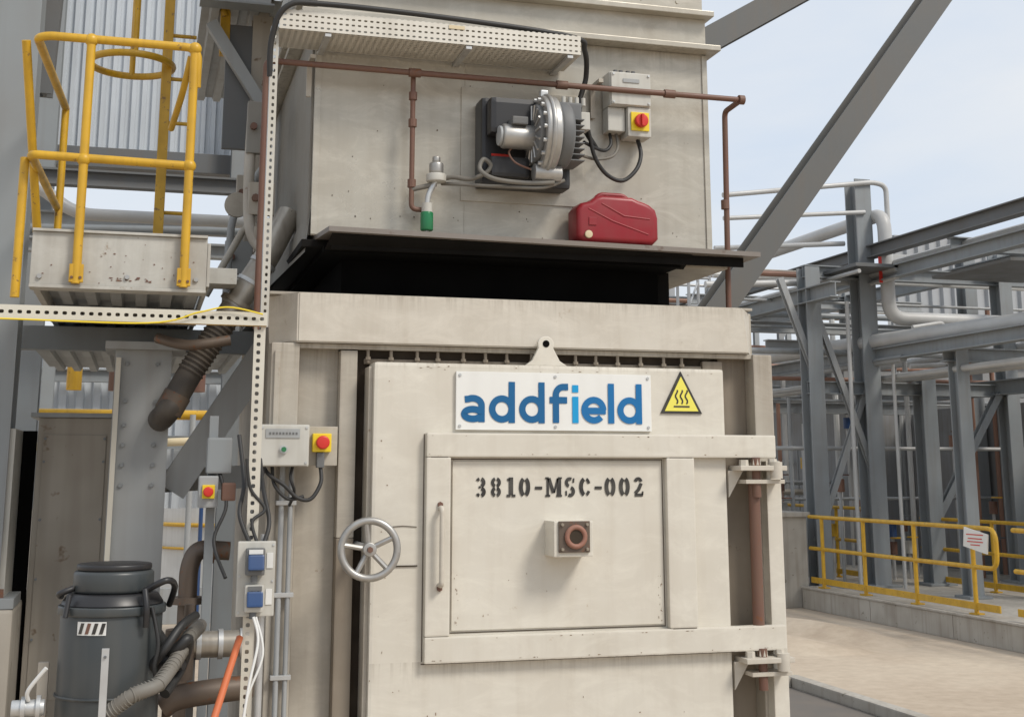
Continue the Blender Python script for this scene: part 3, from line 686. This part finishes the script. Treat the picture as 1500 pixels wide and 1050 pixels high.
cl=G('steel_column')
cl.ibeam('shaft',(-.01,7.1,0),(-.01,7.1,2.76),.28,.28,'greyl',t=.016)
cl.box('cap_plate',-.2,.2,6.9,7.3,2.76,2.80,'greyl')
cl.bolts('bolts',[(x,6.955,z) for x in (-.09,.06) for z in (2.69,2.5,2.38,2.28,2.18,2.08)],.012,'grey')
cl.ibeam('knee_brace',(.16,7.1,2.05),(.62,7.1,2.79),.15,.15,'greyl')
cl.ibeam('tie_beam',(.13,7.3,2.1),(.7,7.3,2.13),.1,.12,'greyl')
cl.box('perforated_tie',-.145,-.12,6.93,6.95,1.2,2.72,'perfv',.001)
cl.tube('flex',[(.05,6.7,2.80),(.20,6.6,2.76),(.40,6.6,2.79)],.026,'dpipe',smooth=True)
cc=G('steel_column')
cc.ibeam('shaft',(-.76,7.1,1.55),(-.76,7.1,8),.26,.26,'grey')
cc.box('base_plate',-.95,-.55,6.9,7.3,1.50,1.55,'grey')
cc.box('concrete_plinth',-1.25,-.55,6.9,8.0,.0,1.50,'conc',.02)
cc.ibeam('raking_beam',(-.95,6.2,5.1),(-.45,9.5,6.2),.2,.16,'greyd')
cc.ibeam('rake_b',(-.62,7.4,4.2),(-.52,7.4,7),.10,.08,'greyd')
cc.bolts('base_bolts',[(-.88,6.95,1.57),(-.62,6.95,1.57)],.02,'rust',.04,(0,0,1))

bl=G('clad_building')
corrug(bl,'wall_cladding',-3.4,1.2,12,9.0,5.0,'clad',p=.09,h=.03,vert=True)
bl.box('eaves_beam',-3,1.2,11.8,11.98,4.80,4.98,'greyd')
corrug(bl,'rear_wall',-5,8.0,17,3.6,1.7,'clad',p=.2,h=.05,vert=True)
for x in (-.95,.75): bl.ibeam('building_column',(x,11.7,0),(x,11.7,9),.2,.2,'grey')
bl.ibeam('girt_a',(-2,11.6,4.25),(1.3,11.6,4.28),.16,.12,'greyl',side=(0,0,1))
bl.ibeam('girt_b',(-2,11.0,3.95),(1.3,11.0,3.95),.12,.12,'greyl',side=(0,0,1))
bl.tube('service_pipe',[(-2,10.5,4.35),(-.9,10.5,4.35),(-.6,10.5,4.12),(1.2,10.5,4.12)],.05,'pipe',bend=.15)
bl.tube('service_pipe_b',[(-2,11,4.05),(1.2,11,4.15)],.035,'grey')
bl.ibeam('girt_c',(-1.2,11.4,4.6),(1.3,11.4,4.6),.14,.12,'greyd',side=(0,0,1))
for z in (3.3,2.5): bl.ibeam('rear_girt',(-4,16.8,z),(6,16.8,z),.16,.12,'grey',side=(0,0,1))
for k in range(5): bl.ibeam('rear_post',(-2.2+k*1.1,16.4,0),(-2.2+k*1.1,16.4,3.6),.14,.14,'grey')
bt=G('lattice_tower')
for x in (-3.1,-2.6): bt.cyl('leg',(x,24,0),(x,24,9.5),.06,'tower')
for k in range(18):
    bt.cyl('lattice',(-3.1 if k%2 else -2.6,24,k*.5),(-2.6 if k%2 else -3.1,24,k*.5+.5),.03,'tower',seg=6)
    bt.cyl('ring',(-3.1,24,k*.5),(-2.6,24,k*.5),.03,'tower',seg=6)
for k in range(5): bt.box('landing',-3.3,-2.4,23.8,24.2,5+k*1.0,5.08+k*1.0,'tower',0)

cg=G('storage_cabinet')
cg.box('cabinet_body',-.53,-.15,7.4,8.3,.9,2.43,'tan',.006)
cg.box('cabinet_door',-.64,-.605,7.0,7.45,.9,2.36,'boxgrey',.004)
cg.box('cabinet_gap',-.604,-.535,7.42,7.46,.95,2.36,'soot',0)  # black strip painting the shade in the gap by the open door
cg.box('cabinet_top',-.57,-.14,7.38,8.3,2.431,2.455,'greyl',.003)
cg.box('legs',-.53,-.15,7.4,8.3,.0,.88,'grey',.006)
cg.box('door_panel_trim',-.50,-.18,7.393,7.399,1.0,2.34,'tan',.002)
cg.bolts('cabinet_rivets',[(x,7.39,z) for x in (-.49,-.19) for z in (1.3,1.6,1.9,2.2,2.32)],.008,'grey')

# vacuum
vc=G('industrial_vacuum_cleaner')
cx,cy=-.075,5.60
vc.cyl('drum_lower',(cx,cy,.70),(cx,cy,1.62),.195,'vac',seg=48,bev=.012)
vc.cyl('drum_rim',(cx,cy,1.60),(cx,cy,1.635),.207,'vac',seg=48,bev=.006)
vc.cyl('filter_ring',(cx,cy,1.635),(cx,cy,1.68),.20,'black',seg=48,bev=.01,r2=.17)
vc.cyl('motor_head',(cx,cy,1.68),(cx,cy,1.765),.155,'vac',seg=40,bev=.015)
vc.cyl('head_cap',(cx,cy,1.765),(cx,cy,1.79),.145,'black',seg=40,bev=.008)
for z in (1.0,1.3): vc.torus('drum_hoop',(cx,cy,z),(0,0,1),.197,.006,'vac')
vc.box('tray_foot',cx-.24,cx+.24,cy-.22,cy+.24,.60,.69,'vac',.02)
for dx in (-.2,.2):
    for dy in (-.18,.18):
        vc.cyl('leg',(cx+dx,cy+dy,.10),(cx+dx,cy+dy,.60),.02,'galv')
        vc.cyl('castor',(cx+dx-.02,cy+dy,.054),(cx+dx+.02,cy+dy,.054),.05,'rubber')
vc.tube('lift_handle',[(cx+.12,cy-.12,1.69),(cx+.20,cy-.15,1.73),(cx+.235,cy-.05,1.70),(cx+.22,cy+.05,1.62)],.013,'black',smooth=True)
vc.tube('head_handle',[(cx-.15,cy-.05,1.70),(cx-.20,cy-.05,1.68),(cx-.20,cy+.08,1.66)],.012,'black',smooth=True)
vc.tube('latch_a',[(cx+.12,cy-.17,1.70),(cx+.13,cy-.19,1.63),(cx+.13,cy-.18,1.56)],.012,'black',smooth=True)
vc.tube('latch_b',[(cx-.16,cy-.13,1.68),(cx-.17,cy-.15,1.60)],.01,'black')
vc.cyl('inlet',(cx+.18,cy-.02,1.40),(cx+.28,cy-.06,1.42),.04,'black')
vc.tube('handle_cable',[(cx+.15,cy-.15,1.63),(cx+.18,cy-.17,1.5),(cx+.17,cy-.17,1.40),(cx+.2,cy-.15,1.33)],.008,'rubber',smooth=True)
bm=bmesh.new(); prev=None
for i in range(9):
    a=R(-128+i*4.2); x=cx+.1985*math.cos(a); y=cy+.1985*math.sin(a)
    A=bm.verts.new((x,y,1.535)); B=bm.verts.new((x,y,1.585))
    if prev: bm.faces.new((prev[0],A,B,prev[1]))
    prev=(A,B)
vc.add(bm,'label','wht')
for i in range(4):
    bm=bmesh.new(); q=[]
    for a_,z in ((-126+i*8,1.54),(-122+i*8,1.54),(-119+i*8,1.58),(-123+i*8,1.58)):
        a=R(a_); q.append(bm.verts.new((cx+.2005*math.cos(a),cy+.2005*math.sin(a),z)))
    bm.faces.new(q); vc.add(bm,'label_mark','rust' if i==1 else 'ink')
vc.box('upright_strip',-.10,-.073,5.30,5.315,.75,1.50,'galv',.002)
vc.bolts('strip_bolt',[(-.087,5.298,1.47)],.006,'greyd')

pp=G('process_pipework')
pp.tube('elbow_pipe',[(.42,6.3,1.79),(.27,6.3,1.80),(.24,6.3,1.72),(.24,6.3,.9)],.042,'dpipe',bend=.1,seg=20)
pp.cyl('flange',(.24,6.3,1.56),(.24,6.3,1.59),.075,'dpipe')
pp.cyl('flange_b',(.33,6.3,1.80),(.35,6.3,1.80),.065,'dpipe')
pp.tube('bypass_pipe',[(.24,5.9,1.43),(.50,5.9,1.43)],.055,'lag',seg=20)
for x in (.27,.36,.45): pp.cyl('pipe_band',(x,5.9,1.43),(x+.02,5.9,1.43),.062,'galv')
pp.tube('lower_pipe',[(.14,5.8,1.20),(.22,5.8,1.24),(.50,5.85,1.26)],.05,'dpipe',smooth=True,seg=20)
pp.cyl('valve_body',(.20,5.85,1.30),(.20,5.85,1.5),.06,'dpipe')
pp.cyl('valve_neck',(.235,5.85,1.50),(.235,5.85,1.6),.022,'dpipe')
pp.box('pipe_stand',.14,.17,5.8,5.83,.0,1.25,'dpipe',.002)
pp.box('pipe_stand_b',.24,.27,5.9,5.93,.0,1.4,'greyd',.002)
pp.box('drip_tray',.10,.52,5.7,6.2,1.00,1.03,'dpipe',.004)
pp.box('drip_stand',.2,.23,5.75,5.8,0,1.0,'dpipe',.004)
hs=G('flexible_suction_hose')
ctrl=[Vector(x) for x in ((-.06,5.33,1.27),(.02,5.30,1.33),(.11,5.33,1.36),(.17,5.45,1.42),(.23,5.6,1.50),(.28,5.8,1.52))]
hs.tube('hose',ctrl,.026,'hose',smooth=True,seg=16)
for i in range(len(ctrl)-1):
    for f in (0,.14,.28,.42,.56,.7,.84):
        p=ctrl[i].lerp(ctrl[i+1],f); hs.torus('hose_ring',p,(ctrl[i+1]-ctrl[i]),.0265,.004,'hose',seg=18,rs=6)
hs.tube('loose_hose',[(.10,5.6,1.52),(.16,5.5,1.46),(.22,5.5,1.50),(.2,5.6,1.38),(.14,5.5,1.30)],.022,'rubber',smooth=True)
hs.tube('loose_wrap',[(.08,5.5,1.40),(.13,5.45,1.47),(.19,5.5,1.55),(.25,5.6,1.58)],.018,'rubber',smooth=True)
oh=G('orange_air_hose')
oh.tube('hose',[(.42,5.5,1.50),(.38,5.4,1.40),(.30,5.2,1.20),(.24,5.1,1.05),(.10,5.05,1.0)],.014,'orange',smooth=True)
vl=G('ball_valve')
vl.cyl('valve_body',(-.42,5.5,1.27),(-.30,5.5,1.27),.03,'galv',bev=.004)
vl.cyl('valve_flange',(-.33,5.5,1.27),(-.315,5.5,1.27),.045,'galv')
vl.cyl('valve_flange_b',(-.385,5.5,1.27),(-.37,5.5,1.27),.042,'galv')
vl.tube('lever',[(-.36,5.48,1.30),(-.36,5.46,1.34),(-.30,5.44,1.42)],.008,'wht',smooth=True)
vl.box('bracket',-.34,-.30,5.6,5.63,.0,1.42,'tan',.003)

tk=G('white_storage_tank')
tk.cyl('tank',(1.9,22,0),(1.9,22,2.25),1.6,'tank',seg=48)
tk.torus('rail_ring',(1.9,22,1.35),(0,0,1),1.64,.03,'yellow')
tk.torus('rail_ring_low',(1.9,22,1.0),(0,0,1),1.64,.02,'yellow')
tk.box('plinth',.2,3.0,20.0,20.1,.0,.5,'greyl')
tk.cyl('down_pipe',(.9,20,0),(.9,20,2.6),.03,'blue')
yl=G('yellow_pipe_barrier')
yl.tube('bar',[(-3,14,2.72),(0.7,14,2.72)],.05,'yellow')
yl.tube('bar_b',[(-3,13.5,2.3),(0.7,13.5,2.45)],.04,'cream')
for k in range(6): yl.cyl('valve',(-1.4+k*.38,13,2.9),(-1.4+k*.38,13,3.15),.07,random.choice(['yellow','orange','boxgrey','rust']))
for k in range(6): yl.cyl('post',(-2.6+k*.62,13.9,0),(-2.6+k*.62,13.9,2.72),.03,'greyl')

# diagonals
db=G('diagonal_roof_brace')
db.ibeam('brace_beam',(3.15,8.8,2.17),(8.47,8.8,9.03),.21,.20,'beam',t=.014)
d2=G('roof_rafter')
d2.ibeam('rafter',(2.9,9.0,4.72),(6.5,9.0,6.92),.22,.2,'beam',t=.014)
d2.tube('bracing_rod',[(3.0,9.1,5.45),(7,9.1,7.3)],.03,'beam')
corrug(d2,'roof_edge_sheet',3.05,3.75,9.2,9.4,5.45,'clad',p=.09,h=.03)

# pipe rack right
rk=G('steel_pipe_rack')
def colm(x,y,h,w=.32,m='grey'):
    rk.ibeam('rack_column',(x,y,0),(x,y,h),w,w*.85,m,t=.025)
    rk.box('column_base',x-w*.8,x+w*.8,y-w*.8,y+w*.8,.262,.30,m)
colm(10.95,20,5.6); colm(12.0,20,7.2,.36); colm(10.55,23,5.4,.28,'greyl'); colm(13.1,20,3.8); colm(12.3,17.8,4.1,.25)
colm(13.6,17.0,3.6,.3); colm(15.5,22,6.5,.3); colm(14.6,25,6.0,.3,'greyl'); colm(11.9,26,6.2,.3,'greyl'); colm(14.8,20,6.0,.3)
for z in (5.9,5.45,4.1): rk.ibeam('longitudinal_beam',(12.1,11,z),(12.1,30,z),.22,.2,'greyd' if z>5.6 else 'grey',side=(0,0,1),t=.02)
for z in (5.75,3.6): rk.ibeam('longitudinal_beam',(14.6,11,z),(14.6,30,z),.26,.2,'grey',side=(0,0,1),t=.02)
rk.ibeam('longitudinal_beam',(10.9,19,5.1),(10.9,30,5.1),.26,.2,'grey',side=(0,0,1),t=.02)
for y,z in ((20,5.55),(20,3.55),(22.8,4.9),(25,5.7),(17.4,5.65),(15.2,5.65),(13.4,5.65),(17.8,3.95),(21.5,4.4),(23.8,3.4),(26.5,4.6)):
    rk.ibeam('cross_beam',(10.9 if y>18 else 12.1,y+.1,z),(16.5,y+.1,z),.22,.18,'grey' if y<21 else 'greyl',side=(0,0,1),t=.02)
rk.ibeam('knee',(10.95,20,3.9),(10.4,20,5.4),.12,.1,'greyl'); rk.ibeam('knee',(12.0,20,2.2),(11.0,20,5.0),.1,.1,'greyl')
rk.ibeam('knee',(13.1,20,1.2),(14.6,20,3.5),.14,.12,'grey'); rk.ibeam('knee',(10.95,20.1,1.0),(12.0,20.1,3.5),.1,.1,'greyl')
rk.tube('big_pipe',[(12.25,26,6.55),(12.25,19.6,6.55),(12.25,19.6,4.72),(16.5,19.6,4.72)],.12,'pipe',bend=.3,seg=20)
rk.tube('big_pipe_b',[(11.6,28,4.35),(11.9,22,4.35),(12.6,14,4.30)],.13,'pipe',seg=20)
rk.tube('small_pipe_a',[(9.3,19.8,6.75),(12.2,19.8,7.15),(12.45,19.8,7.1),(12.45,19.8,6.4)],.045,'pipe',bend=.2)
rk.tube('small_pipe_b',[(9.3,19.8,6.35),(12.0,19.8,6.6)],.04,'pipe'); rk.tube('small_pipe_c',[(9.3,20.2,5.9),(11.8,20.2,6.1)],.045,'pipe')
rk.tube('small_pipe_d',[(9.2,20.4,5.3),(12,20.4,5.45)],.06,'pipe')
rk.tube('small_pipe_e',[(12.3,19,4.5),(12.9,19,4.6),(12.9,19,3.9),(12.2,19,3.85)],.04,'pipe',bend=.1)
rk.tube('down_pipe',[(11.5,19.7,5.0),(11.5,19.7,.1)],.035,'pipe'); rk.tube('down_pipe_b',[(12.2,19.5,4.0),(12.2,19.5,.1)],.03,'pipe')
for k in range(9):
    x=11.2+random.random()*4; z=3.6+random.random()*2.2
    rk.tube('process_line',[(x,30,z),(x,12.5 if x>12.2 else 19,z)],.03+random.random()*.05,random.choice(['pipe','pipe','greyl','tank']),seg=10)
for k in range(34):
    y=20.5+random.random()*9; z=1.6+random.random()*4.6
    rk.tube('header_line',[(9.8,y,z),(17,y,z)],.018+random.random()*.045,random.choice(['pipe','greyl','grey','tank','greyl','rustl','tan']),seg=8)
for k in range(40):
    x=10.4+random.random()*5.5; y=21+random.random()*7
    rk.tube('riser',[(x,y,0),(x,y,2.5+random.random()*3.2)],.018+random.random()*.045,random.choice(['pipe','greyl','grey','tank','rustl']),seg=8)
for k in range(34):
    x=10.6+random.random()*5.0; y=20.4+random.random()*4; z=random.choice([.7,1.0,1.4,1.8,2.2,2.6,3.0])
    rk.cyl('valve',(x,y,z),(x,y,z+.22),.075,random.choice(['yellow','rustl','boxgrey','blue','greyl','rust']),seg=14)
    rk.cyl('valve_wheel',(x,y-.12,z+.28),(x,y-.12,z+.30),.10,random.choice(['yellow','rust','greyd','rustl']),seg=14)
    rk.cyl('valve_stem',(x,y,.26),(x,y,z),.03,'pipe',seg=8)
rk.box('access_grating',11.3,12.6,19.0,20.3,5.5,5.56,'greyd'); rk.box('access_grating',12.2,13.9,16.2,18.2,5.2,5.25,'greyd')
rk.box('red_marker',11.98,12.04,19.4,19.42,5.3,5.75,'redp')
rk.box('panel_plate',12.4,13.2,19.9,19.95,5.7,5.9,'pipe')

tw=G('scaffold_tower')
for x in (9.15,9.55):
    for y in (21,21.5): tw.cyl('standard',(x,y,0),(x,y,8.3),.03,'tower',seg=8)
for k in range(16):
    tw.cyl('ledger',(9.15,21,.5+k*.5),(9.55,21,.5+k*.5),.025,'tower',seg=8); tw.cyl('brace',(9.15,21,.5+k*.5),(9.55,21.5,1.0+k*.5),.02,'tower',seg=8)
pu=G('distant_process_unit')
for k in range(60):
    x=12+random.random()*26; y=32+random.random()*10; h=3+random.random()*4.8
    pu.ibeam('frame_column',(x,y,0),(x,y,h),.16,.16,random.choice(['tower','greyl','grey']))
for k in range(60):
    x=12+random.random()*20; y=31+random.random()*10; z=2+random.random()*5.4
    pu.tube('frame_pipe',[(x,y,z),(x+3+random.random()*6,y,z)],.04+random.random()*.07,random.choice(['tower','pipe','tank','yellow','tan','greyl','rustl']),seg=8)
for k in range(16):
    x=12+random.random()*18; y=31+random.random()*8; z=3+random.random()*2
    pu.ibeam('cross_bracing',(x,y,z),(x+1.6,y,z+1.9),.1,.1,'tower')
for k in range(5):
    x=15+k*4.2; pu.cyl('vessel',(x,37,0),(x,37,3.2+random.random()*2),.9,random.choice(['tank','tower']),bev=.3)
for k in range(6):
    pu.box('equipment_skid',12.5+k*2.6,14.0+k*2.6,29+random.random()*.4,31.5,.27,1.0+random.random()*1.2,random.choice(['greyl','boxgrey','grey']),.02)
for z in (5.1,4.7): pu.tube('yellow_handrail',[(14.2,30,z),(17.5,30,z)],.04,'yellow')
for k in range(5): pu.cyl('yellow_post',(14.3+k*.7,30,4.2),(14.3+k*.7,30,5.1),.035,'yellow',seg=8)

gb=G('concrete_building')
gb.box('wall',14.2,24,24.6,30,0,4.4,'concw',.02)
gb.box('parapet',14.1,24.1,24.5,30,4.41,4.6,'greyl',.02)
gb.box('side_wall',15.7,15.95,15,24.5,.25,3.4,'concw',.01)
corrug(gb,'side_cladding',16.2,30,26,7.5,4.6,'tower',p=.3,h=.08,vert=True)
rw=G('retaining_wall')
rw.box('wall',9.55,10.5,19.6,28,.0,1.42,'conc',.02)
rw.box('coping',9.5,10.55,19.55,28,1.421,1.50,'conc',.015)
ky=G('concrete_kerb')
for k in range(9):
    y0=1.2+k*2.04
    ky.box('kerb_segment',10.35,10.75,y0,y0+2.03,.0,.31,'conc',.015)
    ky.box('kerb_cap',10.33,10.77,y0,y0+2.035,.312,.34,'conc',.008)

def rail_run(g,x,ys,y0,y1,zt,zb):
    rr=.03; zm=(zt+zb)/2+.05
    g.tube('loop_rail',[(x,y1,zt),(x,y0,zt),(x,y0,zm),(x,y1,zm)],rr,'yellow',bend=.16)
    for y in ys: g.cyl('post',(x,y,zb),(x,y,zt),rr,'yellow',seg=14); g.box('post_foot',x-.07,x+.07,y-.07,y+.07,zb,zb+.02,'yellow',.003)
    g.box('toe_board',x-.01,x+.01,y0,y1,zb+.06,zb+.15,'yellow',.003)
rail_run(G('safety_railing'),10.5,(19.1,17.85,16.5,15.15),14.65,19.5,1.43,.34)
rail_run(G('safety_railing'),10.5,(13.6,12.2,10.8,9.4),9.0,14.3,1.43,.34)
rail_run(G('safety_railing'),13.2,(20,18.5,17,15.5),14.3,20.5,1.35,.26)
rail_run(G('safety_railing'),12.4,(23,22,21,20.6),20.4,24,1.5,.26)
sn=G('notice_sign')
sn.box('board',10.44,10.46,14.75,15.25,1.15,1.40,'white',.003,(R(9),'X'))
bm=bmesh.new()
for k,(z,m0) in enumerate(((1.34,.18),(1.29,.15),(1.25,.17),(1.21,.1))):
    q=[bm.verts.new((10.436,15-m0,z)),bm.verts.new((10.436,15+m0,z)),bm.verts.new((10.436,15+m0,z+.013)),bm.verts.new((10.436,15-m0,z+.013))]; bm.faces.new(q)
sn.add(bm,'printed_text','redp')

# ground
gm,t,b=nt('sandy_concrete')
geo=N(t,'ShaderNodeNewGeometry')
n1=N(t,'ShaderNodeTexNoise',inp={'Scale':.35,'Detail':8,'Roughness':.65,'Distortion':.6}); t.links.new(geo.outputs['Position'],n1.inputs[0])
n2=N(t,'ShaderNodeTexNoise',inp={'Scale':7,'Detail':5,'Roughness':.62}); t.links.new(geo.outputs['Position'],n2.inputs[0])
c1=ramp(t,n1.outputs[0],[(.3,(.38,.30,.22)),(.48,(.50,.415,.32)),(.7,(.57,.49,.385))])
c2=ramp(t,n2.outputs[0],[(.3,(.86,.84,.82)),(.65,(1.04,1.03,1.02))])
c=mixc(t,.8,c1.outputs[0],c2.outputs[0],'MULTIPLY'); t.links.new(c,b.inputs['Base Color']); b.inputs['Roughness'].default_value=.95
bp=N(t,'ShaderNodeBump',inp={'Strength':.3,'Distance':.02}); t.links.new(n2.outputs[0],bp.inputs['Height']); t.links.new(bp.outputs[0],b.inputs['Normal'])
M['sand']=gm
me=bpy.data.meshes.new('ground'); me.from_pydata([(-600,-300,0),(600,-300,0),(600,900,0),(-600,900,0)],[],[(0,1,2,3)]); me.materials.append(gm)
col.objects.link(bpy.data.objects.new('ground',me))
sl=G('raised_concrete_slab'); sl.box('slab',10.78,30,3,29,.002,.26,'conc',.01)
sk=G('kerbed_shaded_slab')
sk.box('pad_surface',3.3,6.45,4.0,12.5,.004,.012,'pad',0)  # thin dark sheet; shade on the lower ground put into its colour
sk.box('pad_kerb',6.46,6.60,4.0,12.65,.003,.11,'conc',.015)
sk.box('pad_kerb_end',3.3,6.455,12.51,12.65,.003,.11,'conc',.015)
dn=G('sand_drift')
bm=bmesh.new(); bmesh.ops.create_grid(bm,x_segments=60,y_segments=60,size=1)
for v in bm.verts:
    x,y=v.co.x,v.co.y; rr=max(0,1-x*x-y*y)
    v.co=Vector((8.3+x*1.7,16.4+y*2.0,-.02+.16*rr*(1+.5*math.sin(x*7+y*5))))
dn.add(bm,'drift','sand',True)

# light
SUN_EL,SUN_AZ=R(47),R(142)
w=bpy.data.worlds.new('World'); scene.world=w; w.use_nodes=True
t=w.node_tree; bg=t.nodes['Background']
sky=N(t,'ShaderNodeTexSky'); sky.sky_type='NISHITA'; sky.sun_disc=False; sky.sun_elevation=SUN_EL; sky.sun_rotation=SUN_AZ
sky.air_density=1.2; sky.dust_density=3.0; sky.ozone_density=1.0
tc=N(t,'ShaderNodeTexCoord'); mp=N(t,'ShaderNodeMapping'); mp.inputs['Scale'].default_value=(1.3,1.3,4.6); t.links.new(tc.outputs['Generated'],mp.inputs[0])
cn=N(t,'ShaderNodeTexNoise',inp={'Scale':1.5,'Detail':6,'Roughness':.52,'Distortion':.5}); t.links.new(mp.outputs[0],cn.inputs[0])
cr=ramp(t,cn.outputs[0],[(.36,(0,0,0)),(.66,(1,1,1))])
haze=mixc(t,cr.outputs[0],(5.4,6.1,7.1),(6.7,6.9,7.15))
cm=mixc(t,.88,sky.outputs[0],haze)
t.links.new(cm,bg.inputs[0]); bg.inputs[1].default_value=.13
sd=bpy.data.lights.new('sun','SUN'); sd.energy=2.4; sd.angle=R(15); sd.color=(1,.94,.85)
so=bpy.data.objects.new('sun',sd); col.objects.link(so)
sv=Vector((math.sin(SUN_AZ)*math.cos(SUN_EL),math.cos(SUN_AZ)*math.cos(SUN_EL),math.sin(SUN_EL)))
so.rotation_euler=sv.to_track_quat('Z','Y').to_euler()

# camera
cam=bpy.data.cameras.new('camera'); co=bpy.data.objects.new('camera',cam); col.objects.link(co)
co.location=(0,0,2.15)
co.rotation_euler=(R(90)+math.atan(380/1900),0,-math.atan(535/1900))
cam.sensor_width=36; cam.lens=1900/1500*36; cam.shift_y=-215/1500
cam.clip_start=.1; cam.clip_end=2000
scene.camera=co
